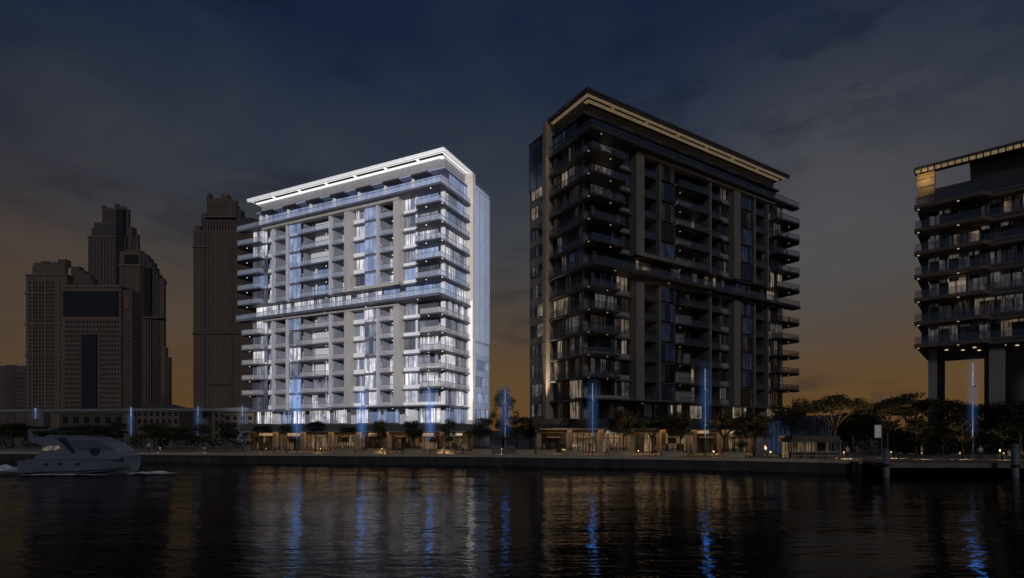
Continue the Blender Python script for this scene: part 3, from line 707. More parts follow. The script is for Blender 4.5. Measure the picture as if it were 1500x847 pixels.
for (X,D,yt,yb,rad,lab) in masts:
    rad = rad*.62
    zt_ = CZ+(HY-yt)*D/FPX; zb = max(ZQ+1.2, CZ+(HY-yb)*D/FPX)
    o = empty('lit_mast', ((X-CX)*D/FPX, D, ZQ), lab, 'lamp mast', 'blue lit masts along the waterfront')
    m = MB(); m.tube([(0,0,0),(0,0,zb-ZQ)],[rad*.9,rad*.7],10); m.build('pole', M['mast'], o, True)
    m = MB(); m.tube([(0,0,zb-ZQ),(0,0,zb-ZQ+.25)],[rad*1.5,rad*1.5],10); m.build('collar', M['mast'], o)
    h = zt_-zb
    m = MB(); m.tube([(0,0,zb-ZQ+.25),(0,0,zt_-ZQ-h*.3)],[rad*.55,rad*.5],10); m.build('light_tube', M['mast_blue'], o, True)
    m = MB(); m.tube([(0,0,zt_-ZQ-h*.3),(0,0,zt_-ZQ)],[rad*.62,rad*.5],10); m.build('lamp_head', M['mast_core'], o, True)
    m = MB(); m.box(-rad*.5,rad*3.2,-rad*.4,rad*.4,zt_-ZQ-h*.32,zt_-ZQ-h*.3); m.build('bracket', M['mast'], o)
    gr = {1425:.85,1033:1.15,868:1.2,740:1.5}.get(X, 1.2); gh = h*1.12
    m = MB(); m.tube([(0,0,0),(0,0,gh)],[gr,gr],16); ho = m.build('glow_halo', blue_halo(gr, gh, .08 if X in (1425,1033,868,740) else (.30 if X in (435,530,630) else .075)), o); ho.location = (0,0,zb-ZQ); tag(ho, kind='stuff')  # glowing volume imitates the lamp's bloom; there is no mist
    if D < 100:      # unseen blue spot added at the mast head to streak the water
        ld = bpy.data.lights.new('streak_spot','SPOT'); ld.energy = {1425:85,1033:120,868:100,740:55,355:30}.get(X,75); ld.color = (.06,.28,1); ld.shadow_soft_size = .45; ld.spot_size = R(34); ld.spot_blend = .5
        lo = bpy.data.objects.new('streak_spot', ld); COL.objects.link(lo); c_ = Vector(((X-CX)*D/FPX, D-.9, zt_-.4)); lo.location = c_
        dv = Vector((-c_.x, -c_.y, 0)).normalized(); dv.z = -math.tan(R(24)); lo.rotation_euler = dv.to_track_quat('-Z','Y').to_euler()
# ------------------------------------------------------------------ trees
M['bark'] = solid('bark', (.12,.09,.065), .9, .3, 4, stretch=(1,1,.3))
def leafmat(name, c):
    m = solid(name, c, .7, .5, 1.2); p = m.node_tree.nodes['Principled BSDF']; p.inputs['Specular IOR Level'].default_value = .2; return m
M['leaf'] = leafmat('leaf', (.045,.055,.026)); M['leaf2'] = leafmat('leaf2', (.075,.065,.03))
def make_tree(kind, seed):
    """unit tree: height about 1, crown radius about .4"""
    r = random.Random(seed); cr = MB(); tr = MB()
    if kind == 'round':
        tr.tube([(0,0,0),(.01,0,.2),(0,.01,.45)],[.03,.022,.016],7)
        for i in range(6):
            a = i*1.05+r.random()*.4; tr.tube([(0,0,.3+.03*i),(.13*math.cos(a),.13*math.sin(a),.45+.03*i),(.27*math.cos(a),.27*math.sin(a),.62+.03*r.random())],[.013,.009,.004],5)
        for i in range(34):
            a = r.random()*6.28; e = r.uniform(-.7,1); q = math.sqrt(1-e*e*.8)*r.uniform(.35,1)
            c = (.29*q*math.cos(a), .29*q*math.sin(a), .62+.26*e); leaves(cr, c, (.125,.125,.10), 130, .036, r, .1)
    elif kind == 'umbrella':
        tr.tube([(0,0,0),(.01,0,.25),(0,.01,.42)],[.035,.026,.022],7)
        for i in range(9):
            a = i*.7+r.random()*.3; q = r.uniform(.3,.5)
            tr.tube([(0,0,.38),(q*.4*math.cos(a),q*.4*math.sin(a),.55),(q*math.cos(a),q*math.sin(a),.68+.08*r.random())],[.016,.011,.004],5)
        for i in range(44):
            a = r.random()*6.28; q = r.random()**.5; c = (.50*q*math.cos(a), .50*q*math.sin(a), .70+.16*(1-q*q)+r.uniform(-.04,.05)); leaves(cr, c, (.13,.13,.05), 120, .034, r, .1)
    elif kind == 'tall':
        tr.tube([(0,0,0),(.0,.01,.3),(0,0,.7)],[.028,.02,.01],7)
        for i in range(7):
            a = i*.9; tr.tube([(0,0,.25+.06*i),(.16*math.cos(a),.16*math.sin(a),.42+.06*i)],[.01,.003],5)
        for i in range(40):
            a = r.random()*6.28; h = r.random(); q = (.10+.17*math.sin(math.pi*min(1,h*1.05)))*r.uniform(.3,1.05)
            leaves(cr, (q*math.cos(a), q*math.sin(a), .33+.62*h), (.09,.09,.075), 75, .034, r, .15)
    else:  # palm
        tr.tube([(0,0,0),(.02,0,.3),(.03,.01,.62),(.03,.01,.8)],[.028,.02,.017,.02],8)
        for i in range(26):
            a = i*2.4+r.random()*.3; up = r.uniform(-.1,.9); L0 = r.uniform(.26,.36); pts_ = []
            for j in range(7):
                t = j/6; pts_.append(Vector((.03+L0*t*math.cos(a), .01+L0*t*math.sin(a), .8+L0*(up*t-(.5+up*.55)*t*t))))
            tr.tube(pts_, [.004]*7, 4)
            sd_ = Vector((-math.sin(a), math.cos(a), 0))
            for j in range(26):
                t = .12+.86*j/26; kf = t*6; i0 = min(5,int(kf)); p = pts_[i0].lerp(pts_[i0+1], kf-i0); w_ = .10*math.sin(math.pi*min(1,.12+t*.86))
                for sg in (-1,1):
                    q = p+sd_*sg*w_+Vector((.03*math.cos(a),.03*math.sin(a),-.035)); k = len(cr.v); o2 = Vector((.009*math.cos(a),.009*math.sin(a),0))
                    cr.v += [tuple(p-o2),tuple(p+o2),tuple(q)]; cr.f.append((k,k+1,k+2))
    return cr, tr
VAR = {}
for kind, ms in (('round',('leaf','leaf2')),('umbrella',('leaf2','leaf')),('tall',('leaf','leaf2')),('palm',('leaf','leaf'))):
    for i in range(2):
        cr, tr = make_tree(kind, 20+i*7+len(kind)); VAR[(kind,i)] = (cr.mesh('crown', M[ms[i]]), tr.mesh('trunk', M['bark'], True))
NAMES = dict(round='round_tree', umbrella='umbrella_tree', tall='slender_tree', palm='palm_tree')
trr = random.Random(8)
def tree(X, D, ytop, kind, wpx, label, group, v=None):
    H = CZ+(HY-ytop)*D/FPX-ZQ; rad = {'round':.40,'umbrella':.6,'tall':.33,'palm':.4}[kind]
    sxy = wpx*(1.2 if group == 'trees on the left bank' else 1.05)/2*D/FPX/rad
    o = empty(NAMES[kind], ((X-CX)*D/FPX, D, ZQ), label, 'palm' if kind == 'palm' else 'tree', group, rz=trr.random()*6)
    cm, tm = VAR[(kind, trr.randint(0,1) if v is None else v)]
    link('trunk', tm, o, sc=(max(sxy*.8,H*.6),max(sxy*.8,H*.6),H)); link('crown', cm, o, sc=(sxy,sxy,H))
    return o
GP, GR, GL = 'trees along the shop promenade', 'trees in the park on the right', 'trees on the left bank'
T = [ # left bank
 (18,118,617,'round',60,'round dark tree at the left edge behind the yacht stern',GL),(52,124,621,'round',52,'bushy dark tree above the yacht flybridge',GL),
 (100,126,622,'round',46,'small round tree above the yacht cabin roof',GL),(136,120,619,'round',58,'wide dark tree above the yacht windscreen',GL),
 (168,128,617,'tall',38,'narrow dark tree right of the yacht bow, before the beige houses',GL),
 (226,104,617,'round',48,'broad dark tree left of the first slim mast',GL),(258,102,622,'round',44,'low dark tree touching the first slim mast',GL),
 (296,100,620,'tall',34,'dark tree right of the first slim mast',GL),(333,98,614,'round',34,'tall round dark tree just left of the pale tower',GL),
 (366,93,630,'tall',30,'small tree at the left end of the pale tower podium',GP),
 (385,90,617,'palm',34,'small palm before the left end of the pale tower',GP),(420,90,617,'palm',34,'palm just left of the first mast before the pale tower',GP),
 (462,90,610,'palm',38,'palm right of the first mast before the pale tower',GP),(510,90,619,'palm',34,'palm just left of the middle mast of the pale tower',GP),
 (556,88,612,'round',30,'round tree right of the middle mast of the pale tower',GP),(604,88,611,'round',34,'round tree just left of the third mast of the pale tower',GP),
 (657,87,612,'tall',30,'slim tree before the bright corner of the pale tower',GP),(708,86,606,'round',40,'dark tree at the right end of the pale tower podium',GP),
 (737,105,566,'tall',44,'tall dark tree in the gap between the two towers',GP),(757,98,604,'round',46,'dark bushy tree right of the mast in the gap',GP),
 (776,88,606,'round',36,'dark tree at the left end of the tallest tower podium',GP),
 (836,84,606,'palm',40,'palm under the corner of the tallest tower',GP),(913,82,594,'round',50,'large round tree before the tallest tower entrance',GP),
 (955,82,606,'umbrella',58,'spreading tree right of the large round tree',GP),(996,81,600,'round',52,'dark tree just left of the tall blue mast',GP),
 (1060,79,604,'umbrella',76,'wide spreading tree just right of the tall blue mast',GP),(1105,78,600,'round',66,'dense dark tree at the right foot of the tallest tower',GP),
 (1087,74,625,'tall',40,'small warm tinted tree behind the bright stone planter',GP),
 (1148,80,586,'round',74,'big black crowned tree above the right end balconies',GR),
 (1172,84,582,'tall',44,'tall dark tree behind the slatted screen',GR),
 (1222,76,572,'umbrella',106,'broad umbrella tree lit from below over the kiosk',GR),
 (1275,84,590,'round',62,'dark tree behind the white banner post',GR),
 (1300,78,582,'umbrella',90,'umbrella tree lit from below above the banner post',GR),
 (1335,90,570,'umbrella',100,'tallest flat topped tree left of the first block column',GR),
 (1342,72,612,'tall',46,'small leafy tree with warm twigs left of the first block column',GR),
 (1375,96,578,'umbrella',92,'flat topped tree behind the first block column',GR),
 (1402,86,585,'round',70,'dark round tree left of the right tall mast',GR),
 (1410,70,604,'tall',46,'slender tree with warm lit leaves beside the right tall mast',GR),
 (1452,82,582,'round',84,'big dark tree right of the right tall mast',GR),
 (1468,70,618,'tall',44,'small warm lit tree near the seated group',GR),
 (1495,78,578,'round',90,'big dark tree cut by the right edge',GR),
 (1380,76,612,'round',60,'low bushy tree between the first column and the mast',GR),
 (1250,92,598,'round',90,'dark tree mass behind the umbrella tree over the kiosk',GR)]
for a in T: tree(*a)
uw = MB(); rr = random.Random(12)
for i in range(70):
    x = 38+i*.75; D = 92+rr.uniform(-2,3); leaves(uw, (x,D+4,ZQ+rr.uniform(2.2,3.4)), (1.6,1.2,3.1), 150, .6, rr, .1)
for i in range(44):
    x = 58+i*.62; leaves(uw, (x,82+rr.uniform(-2,2),ZQ+rr.uniform(1.2,2.4)), (1.5,1.2,2.7), 150, .5, rr, .1)
for i in range(60):
    x = -130+i*1.5; leaves(uw, (x,108+rr.uniform(-1,2),ZQ+rr.uniform(.8,1.8)), (1.4,1,2.0), 90, .5, rr, .1)
tag(uw.build('undergrowth', M['leaf']), 'dark dense undergrowth behind the park trees', 'undergrowth', kind='stuff')
# path lamps under the trees: bollards with a warm point light
M['lamp_glow'] = glow('lamp_glow', (1,.72,.42), .22, .1)
BL = [(235,86.5,60,'left of the first slim mast'),(300,85,60,'right of the first slim mast'),(390,84,60,'at the left end of the pale tower podium'),(470,83.5,80,'below the second palm'),
      (560,82,80,'below the middle of the pale tower'),(650,81,80,'before the right end of the pale podium'),(735,80,100,'in the gap between the towers'),(825,78,90,'below the gold blade wall'),
      (935,75.5,110,'before the arched shopfronts'),(1045,73,110,'beside the tall blue mast'),(1128,70.5,110,'left of the roofed kiosk'),(1236,70,130,'under the umbrella tree beside the kiosk'),
      (1305,71,80,'under the umbrella tree by the banner post'),(1350,68,45,'left of the first block column'),(1406,68,50,'beside the right tall mast'),(1470,67,50,'by the seated group')]
for X,D,e,lab in BL:
    x = (X-CX)*D/FPX; D = max(D, qy(x)+1.5) if x < 40 else D; x = (X-CX)*D/FPX
    o = empty('bollard_lamp', (x,D,ZQ), 'knee high warm bollard lamp '+lab, 'lamp', 'warm bollard lamps along the promenade')
    m = MB(); m.tube([(0,0,0),(0,0,.75)],.07,8); m.build('post', M['dark_metal'], o)
    m = MB(); m.tube([(0,0,.75),(0,0,.88)],.075,8); m.build('lamp_head', M['lamp_glow'], o)
    m = MB(); m.tube([(0,0,.88),(0,0,.93)],.1,8); m.build('cap', M['dark_metal'], o)
    for e2, rx, sz, hh in ((e*1.2, 0, 150, 1.0), (e*7, 166, 110, .95)):
        ld = bpy.data.lights.new('bollard_light','SPOT'); ld.energy = e2; ld.color = (1,.66,.36); ld.shadow_soft_size = .1; ld.spot_size = R(sz); ld.spot_blend = .7
        lo = bpy.data.objects.new('bollard_light', ld); COL.objects.link(lo); lo.location = (x,D-.3 if rx == 0 else D+.3,ZQ+hh); lo.rotation_euler = (R(rx),0,0)
# ------------------------------------------------------------------ kiosk, screen and banner
k = empty('kiosk', ((1193-CX)*69/FPX, 70, ZQ), 'roofed waterside kiosk with slatted front and railing', 'kiosk')
M['kiosk_roof'] = solid('kiosk_roof', (.12,.085,.07), .8, .2, 2); M['curtain_blue'] = glow('curtain_blue', (.35,.45,.9), .008, .5, 1.5)
m = MB(); m.box(-3.3,3.2,-1.6,1.8,2.15,2.45); m.prism([(-3.1,-1.5),(3.0,-1.5),(3.0,1.7),(-3.1,1.7)],2.45,2.95); m.build('roof', M['kiosk_roof'], k)
for x in (-3.1,-1.5,0,1.5,3.0):
    m = MB(); m.box(x-.05,x+.05,-1.5,-1.4,0,2.15); m.build('post', M['rail_m'], k)
m = MB(); m.box(-3,3,1.2,1.3,.1,2.1); m.build('rear_panel', M['shop_b'], k)
m = MB()
for i in range(16): m.box(-2.9+i*.38,-2.84+i*.38,.6,.66,.85,2.1)
m.build('slats', M['dark_metal'], k)
m = MB(); m.box(-3.1,3.0,-1.62,-1.52,.88,1.0); m.box(-3.1,3.0,-1.6,-1.54,.45,.5); m.build('railing', M['rail_m'], k)
m = MB(); m.box(-2.8,2.8,-.9,-.1,.0,.86); m.build('counter', M['timber'], k)
sc = empty('slatted_screen', ((1178-CX)*80/FPX, 80, ZQ), 'tall dark screen of upright slats behind the kiosk', 'screen')
m = MB()
for i in range(24): m.box(-4.6+i*.4,-4.5+i*.4,-.2,.1,0,5.9)
m.build('slats', M['grey_metal'], sc); m = MB(); m.box(-4.7,4.9,.12,.25,0,5.8); m.build('backing', M['curtain_blue'], sc)
bw = empty('glass_pavilion', ((1143-CX)*79/FPX, 79.5, ZQ), 'faint blue glass pavilion left of the slatted screen', 'pavilion')
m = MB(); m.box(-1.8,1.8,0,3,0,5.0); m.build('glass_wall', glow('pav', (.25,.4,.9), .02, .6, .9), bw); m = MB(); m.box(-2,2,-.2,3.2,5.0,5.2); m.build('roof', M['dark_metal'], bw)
m = MB()
for i in range(6): m.box(-1.8+i*.7,-1.74+i*.7,-.06,-.002,0,5.0)
m.build('mullions', M['dark_metal'], bw)
b = empty('banner_post', ((1294-CX)*66.5/FPX, 66.8, ZQ), 'white hanging banner on a slim post beside the mooring pile', 'banner')
m = MB(); m.tube([(0,0,0),(0,0,4.45)],[.07,.05],8); m.build('post', M['rail_m'], b)
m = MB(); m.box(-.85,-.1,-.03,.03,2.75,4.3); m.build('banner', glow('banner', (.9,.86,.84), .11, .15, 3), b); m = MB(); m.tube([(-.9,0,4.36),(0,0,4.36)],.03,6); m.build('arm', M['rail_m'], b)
# benches and cafe tables under the right trees
M['white_p'] = solid('white_p', (.6,.58,.55), .5, .1)
for X,D,lab in ((1316,68,'small white cafe table right of the mooring pile'),(1334,67.5,'small white cafe table under the leafy tree'),(1400,67,'small white cafe table beside the right tall mast')):
    o = empty('cafe_table', ((X-CX)*D/FPX, D, ZQ), lab, 'table', 'white cafe tables under the trees')
    m = MB(); m.tube([(0,0,.7),(0,0,.74)],.42,14); m.build('table_top', M['white_p'], o); m = MB(); m.tube([(0,0,.03),(0,0,.7)],.04,8); m.build('stem', M['dark_metal'], o); m = MB(); m.tube([(0,0,0),(0,0,.03)],.25,12); m.build('base', M['dark_metal'], o)
for X,D,lab in ((1212,68.5,''),):
    pass
# ------------------------------------------------------------------ people
M['skin'] = solid('skin', (.42,.27,.19), .6, .1); M['hair'] = solid('hair', (.03,.022,.018), .7, .2)
M['cloth_white'] = solid('cloth_white', (.62,.6,.58), .8, .1, 3); M['cloth_dark'] = solid('cloth_dark', (.05,.05,.06), .8, .2, 3); M['cloth_tan'] = solid('cloth_tan', (.38,.3,.22), .8, .15, 3)
def skinned(edges, verts, radii, name, mat):
    me = bpy.data.meshes.new(name+'_cage'); me.from_pydata(verts, edges, []); o = bpy.data.objects.new(name+'_cage', me); COL.objects.link(o)
    md = o.modifiers.new('s','SKIN'); me.skin_vertices[0].data[0].use_root = True
    for i, r_ in enumerate(radii): me.skin_vertices[0].data[i].radius = (r_, r_*.85)
    o.modifiers.new('u','SUBSURF').levels = 1
    dg = bpy.context.evaluated_depsgraph_get(); out = bpy.data.meshes.new_from_object(o.evaluated_get(dg)); bpy.data.objects.remove(o)
    out.materials.clear(); out.materials.append(mat); out.polygons.foreach_set('use_smooth', [True]*len(out.polygons)); out.name = name; return out
def pose(kind, top, legs):
    if kind == 'stand': hip, kn, ft, el, hd = .92, [(.1,0,.5),(-.1,.02,.5)], [(.11,0,.06),(-.11,.03,.06)], [(.25,.02,1.15),(-.25,.02,1.15)], [(.26,-.06,.88),(-.26,-.06,.88)]
    elif kind == 'walk': hip, kn, ft, el, hd = .90, [(.1,-.18,.5),(-.1,.1,.48)], [(.1,-.36,.07),(-.1,.42,.12)], [(.25,.12,1.16),(-.25,-.1,1.16)], [(.24,.1,.9),(-.24,-.3,.95)]
    else: hip, kn, ft, el, hd = .48, [(.12,-.42,.5),(-.12,-.42,.5)], [(.12,-.45,.06),(-.12,-.45,.06)], [(.25,-.08,.74),(-.25,-.08,.74)], [(.15,-.33,.62),(-.15,-.33,.62)]
    d = hip-.92
    v = [(0,0,hip),(0,0,hip+.22),(0,0,hip+.45),(0,0,hip+.56),(0,-.01,hip+.64)]
    rad = [.15,.13,.16,.07,.055]; e = [(0,1),(1,2),(2,3),(3,4)]
    for i in (0,1):
        s_ = 1 if i == 0 else -1; k = len(v)
        v += [(s_*.1,0,hip-.04), kn[i], ft[i], (ft[i][0],ft[i][1]-.16,ft[i][2]-.02)]; rad += [.095,.065,.045,.035]; e += [(0,k),(k,k+1),(k+1,k+2),(k+2,k+3)]
        k = len(v); v += [(s_*.19,0,hip+.46), el[i], hd[i], (hd[i][0],hd[i][1]-.05,hd[i][2]-.09)]; rad += [.06,.045,.032,.025]; e += [(2,k),(k,k+1),(k+1,k+2),(k+2,k+3)]
    return v, e, rad, hip
PM = {}
for kind in ('stand','walk','sit'):
    v, e, rad, hip = pose(kind, 0, 0)
    body = skinned(e, v, rad, 'body', M['skin'])
    # trousers and shirt take the body's own faces, head joined to the body
    bm = bmesh.new(); bm.from_mesh(body)
    h = MB(); h.ellipsoid((0,-.01,hip+.73),(.078,.1,.115),12,8); h.ellipsoid((0,-.11,hip+.72),(.014,.02,.022),6,4)
    for sx in (-1,1): h.ellipsoid((sx*.08,0,hip+.73),(.012,.02,.03),6,4)
    body.materials.append(M['cloth_white']); body.materials.append(M['cloth_dark'])
    hm = h.mesh('h', M['skin'], True); bm.from_mesh(hm)
    bm.faces.ensure_lookup_table()
    for f in bm.faces:
        c = f.calc_center_median()
        if c.z < hip+.02 and c.z > .12 and not (abs(c.x) > .2 and kind != 'sit'): f.material_index = 2
        elif hip+.02 <= c.z < hip+.54 and (abs(c.x) < .245): f.material_index = 1
        elif c.z <= .12: f.material_index = 2
        f.smooth = True
    bm.to_mesh(body); bm.free()
    hr = MB(); hr.ellipsoid((0,.02,hip+.765),(.088,.1,.1),12,8)
    PM[kind] = (body, hr.mesh('hair', M['hair'], True))
def person(X, D, kind, label, rz, top):
    o = empty('person', ((X-CX)*D/FPX, D, ZQ), label, 'person', 'people on the promenade', rz)
    b_, h_ = PM[kind]; b2 = link('body', b_, o)
    me = b_.copy(); me.materials[1] = M[top]; b2.data = me; link('hair', h_, o)
person(1241,69,'stand','person in white top standing right of the kiosk',.4,'cloth_white'); person(1255,68.5,'walk','person in dark clothes walking away from the kiosk',1.4,'cloth_tan')
person(218,88.5,'stand','person standing alone on the quay right of the yacht bow',0,'cloth_white'); person(720,82,'walk','person walking in the gap between the two towers',1.5,'cloth_tan')
person(797,80.5,'walk','person in white walking below the gold blade wall',-1.4,'cloth_white'); person(961,75,'stand','person in light clothes before the arched shopfronts',.2,'cloth_tan')
person(1350,70,'stand','person in white standing under the small leafy tree',.5,'cloth_white'); person(1436,68.5,'stand','person in white just right of the tall mast',-.5,'cloth_white')
for X,D,kd,rz,lab,tp in ((402,87,'stand',.3,'person standing before the leftmost shops of the pale tower','cloth_tan'),(492,86,'walk',1.5,'person walking past the shops under the middle of the pale tower','cloth_white'),
  (585,85,'walk',-1.5,'person walking towards the left under the pale tower podium','cloth_tan'),(678,84,'stand',.8,'person standing at the right end of the pale tower shops','cloth_white'),
  (858,79.5,'walk',1.4,'person walking just left of the mast at the tallest tower corner','cloth_tan'),(888,79,'stand',-.3,'person standing under the shop sign of the tallest tower','cloth_white'),
  (1012,75,'walk',-1.4,'person walking just left of the tall blue mast','cloth_tan'),(1120,71,'stand',.2,'person standing left of the roofed kiosk','cloth_white')): person(X,D,kd,lab,rz,tp)
def chair(X, D, rz, lab):
    o = empty('chair', ((X-CX)*D/FPX, D, ZQ), lab, 'chair', 'chairs of the seated group', rz)
    m = MB(); m.box(-.24,.24,-.25,.22,.38,.42); m.build('seat', M['timber'], o); m = MB(); m.box(-.24,.24,.22,.26,.42,.9); m.build('backrest', M['timber'], o)
    for x in (-.21,.21):
        for y in (-.22,.22): m = MB(); m.box(x-.02,x+.02,y-.02,y+.02,0,.38); m.build('leg', M['dark_metal'], o)
for X,rz,lab,top in ((1464,.9,'left person of the seated group by the right mooring pile','cloth_tan'),(1478,.0,'middle person of the seated group by the right mooring pile','cloth_white'),(1496,-.8,'right person of the seated group by the right mooring pile','cloth_tan')):
    person(X,67.5,'sit',lab,rz,top); chair(X,67.5,rz,'wooden chair under the '+lab.split(' by')[0])
# ------------------------------------------------------------------ viaduct and old houses, left
v = empty('viaduct', (0,0,0), 'thin level viaduct crossing behind the yacht and left trees', 'viaduct')
M['via'] = solid('via', (.16,.15,.15), .7, .15)
A, B_ = px(-60,600,165), px(420,602,150)
m = MB(); m.prism([(A.x,A.y),(B_.x,B_.y),(B_.x,B_.y+4),(A.x,A.y+4)], 10.4, 11.3); m.build('deck', M['via'], v)
m = MB(); m.prism([(A.x,A.y-.25),(B_.x,B_.y-.25),(B_.x,B_.y-.01),(A.x,A.y-.01)], 10.95, 11.5); m.build('parapet', M['via'], v)
m = MB(); m.prism([(A.x,A.y-.34),(B_.x,B_.y-.34),(B_.x,B_.y-.26),(A.x,A.y-.26)], 10.98, 11.12); m.build('light_strip', glow('via_l', (.8,.85,1), .06, .6, .25), v)
for X in (60,188,300):
    p = px(X, 610, 158); m = MB(); m.box(p.x-.9,p.x+.9,p.y-.2,p.y+2.2,1.45,10.38); m.build('pier', M['via'], v)
M['old'] = solid('old', (.16,.125,.095), .8, .15, .6)
M['winD'] = solid('winD', (.02,.022,.03), .3, .2)
M['cream_d'] = solid('cream_d', (.10,.08,.062), .8, .15, .3)
def house(X0, X1, D, yt, label, roofpx, rows, cols, mat='old', depth=14):
    a, b_ = px(X0,yt,D), px(X1,yt,D); o = empty('old_house', ((a.x+b_.x)/2, D, ZQ), label, 'house'); w_ = (b_.x-a.x)/2; H = a.z-ZQ
    m = MB(); m.box(-w_,w_,0,depth,0,H); m.build('wall', M[mat], o)
    if roofpx:
        rh = roofpx*D/FPX; m = MB(); m.loft([[(-w_-.4,-.4,H),(w_+.4,-.4,H),(w_+.4,depth+.4,H),(-w_-.4,depth+.4,H)],[(-w_*.25,depth*.4,H+rh),(w_*.25,depth*.4,H+rh),(w_*.25,depth*.6,H+rh),(-w_*.25,depth*.6,H+rh)]]); m.build('roof', M['kiosk_roof'], o, fix=True)
    else: m = MB(); m.box(-w_-.3,w_+.3,-.3,depth+.3,H,H+.7); m.build('cornice', M[mat], o)
    wm = MB(); ww = w_*2/cols*.25; wm.box(-ww,ww,-.12,0,0,H/rows*.55); wm = wm.mesh('window', M['winD'])
    for r_ in range(rows):
        for c in range(cols): link('window', wm, o, (-w_+(c+.5)*2*w_/cols, -.002, (r_+.25)*H/rows))
house(182,262,190,601,'beige old house with hipped roof behind the second mast',10,4,9)
house(262,330,200,604,'beige flat roofed old house before the ribbed tower',0,4,8)
house(328,372,185,608,'plain brown house half hidden by the pale tower',0,4,4)
house(88,182,260,607,'low dark gatehouse at the foot of the office block',0,2,6,'cream_d')
# ------------------------------------------------------------------ distant city
M['city_brown'] = solid('city_brown', (.19,.135,.11), .8, .15, .03); M['city_dark'] = solid('city_dark', (.115,.095,.095), .6, .2, .03)
M['city_glass'] = solid('city_glass', (.026,.028,.036), .8, .2, .04); M['city_mid'] = solid('city_mid', (.15,.115,.105), .7, .15, .03)
M['city_win'] = solid('city_win', (.07,.06,.06), .35, .2); M['city_fin'] = solid('city_fin', (.24,.17,.135), .7, .1)
def city(name, label, D, parts, windows=(), fins=(), cat='skyscraper', rz=0, yb=640):
    """parts (name, mat, x0, x1, ytop, ybottom, depth_m, setback_m); rows of windows and upright fins given in photo pixels"""
    cx = (min(p_[2] for p_ in parts)+max(p_[3] for p_ in parts))/2; o = empty(name, ((cx-CX)*D/FPX, D, ZQ), label, cat, rz=rz); k = D/FPX
    Y = lambda y: max(0, CZ+(HY-y)*k-ZQ)
    for (nm, mt_, x0, x1, y0, y1, dp, sb) in parts:
        dp = max(5, dp*.28)
        m = MB(); a_, b_ = (x0-cx)*k, (x1-cx)*k; ch = min((b_-a_)*.16, dp*.3) if nm in ('step','shoulder','crown','turret','drum','peak','battlement','side_step','lower_wing','pinnacle') else 0
        if ch: m.prism([(a_+ch,sb),(b_-ch,sb),(b_,sb+ch),(b_,sb+dp-ch),(b_-ch,sb+dp),(a_+ch,sb+dp),(a_,sb+dp-ch),(a_,sb+ch)], Y(y1), Y(y0))
        else: m.box(a_,b_,sb,sb+dp,Y(y1),Y(y0))
        m.build(nm, M[mt_], o)
    allw = []
    for (x0,x1,y0,y1,cols,rows,fx,fy,sb) in windows:
        for r_ in range(rows):
            for c in range(cols):
                a = x0+(x1-x0)*(c+.5)/cols; b_ = y0+(y1-y0)*(r_+.5)/rows; hw = (x1-x0)/cols*fx/2; hh = (y1-y0)/rows*fy/2
                allw.append(((a-hw-cx)*k,(a+hw-cx)*k,sb-.35,sb,Y(b_+hh),Y(b_-hh)))
    random.Random(3).shuffle(allw)
    for w_ in allw[:100]: MB().box(*w_).build('window', M['city_win'], o)
    if len(allw) > 100:
        m = MB()
        for w_ in allw[100:]: m.box(*w_)
        tag(m.build('window_rows', M['city_win'], o), kind='stuff')
    for (x0,x1,y0,y1,n,wd,sb) in fins:
        for i in range(n):
            a = x0+(x1-x0)*(i+.5)/n; MB().box((a-wd/2-cx)*k,(a+wd/2-cx)*k,sb-.9,sb,Y(y1),Y(y0)).build('fin', M['city_fin'], o)
    return o
B0 = 642
city('low_tower','plain low block fading at the far left edge',620,[('wall','city_mid',-10,37,536,B0,30,0),('recess','city_dark',9,22,535,B0,10,-1)],[(24,36,545,600,3,9,.5,.5,0)])
city('residential_tower','beige residential tower with window grid at the left and stepped roof',420,
 [('crown','city_brown',45,60,384,390,14,1.5),('crown','city_mid',66,84,383,388,14,2),('rear_step','city_mid',112,120,398,404,12,8),('rear_step','city_mid',92,104,386,392,12,8),('ledge','city_fin',37,99,402,404,26,-.6),('ledge','city_fin',36,99,520,522,26,-.8),('wall','city_brown',38,98,402,B0,25,0),('rear_wall','city_mid',84,127,404,B0,20,6),('crown','city_brown',43,92,388,402,20,1),('crown_step','city_mid',55,66,381,388,10,3),('crown_step','city_mid',80,92,378,388,10,3),('rear_step','city_mid',92,112,392,404,14,8),('ledge','city_fin',36,99,429,431,26,-.8),('ledge','city_fin',36,99,474,476,26,-.8)],
 [(42,80,412,600,8,34,.55,.5,0),(100,126,410,600,4,30,.3,.5,6)],[(39,97,405,630,3,2.2,0)])
city('office_block','wide office block with dark glass band and recessed glass strip',330,
 [('wall','city_brown',92,177,421,B0,40,0),('side_wall','city_mid',177,190,424,B0,30,2),('glass_band','city_glass',94,174,427,463,2,-.8),('glass_strip','city_glass',121,143,490,B0,2,-1.0),('cornice','city_fin',91,178,418,421,41,-.5),('emblem_panel','city_fin',181,187,436,452,1,1.2)],
 [(95,119,468,600,6,19,.45,.5,0),(146,175,468,600,7,19,.45,.5,0),(120,146,468,489,5,3,.45,.5,0),(179,188,468,600,2,19,.3,.5,2)])
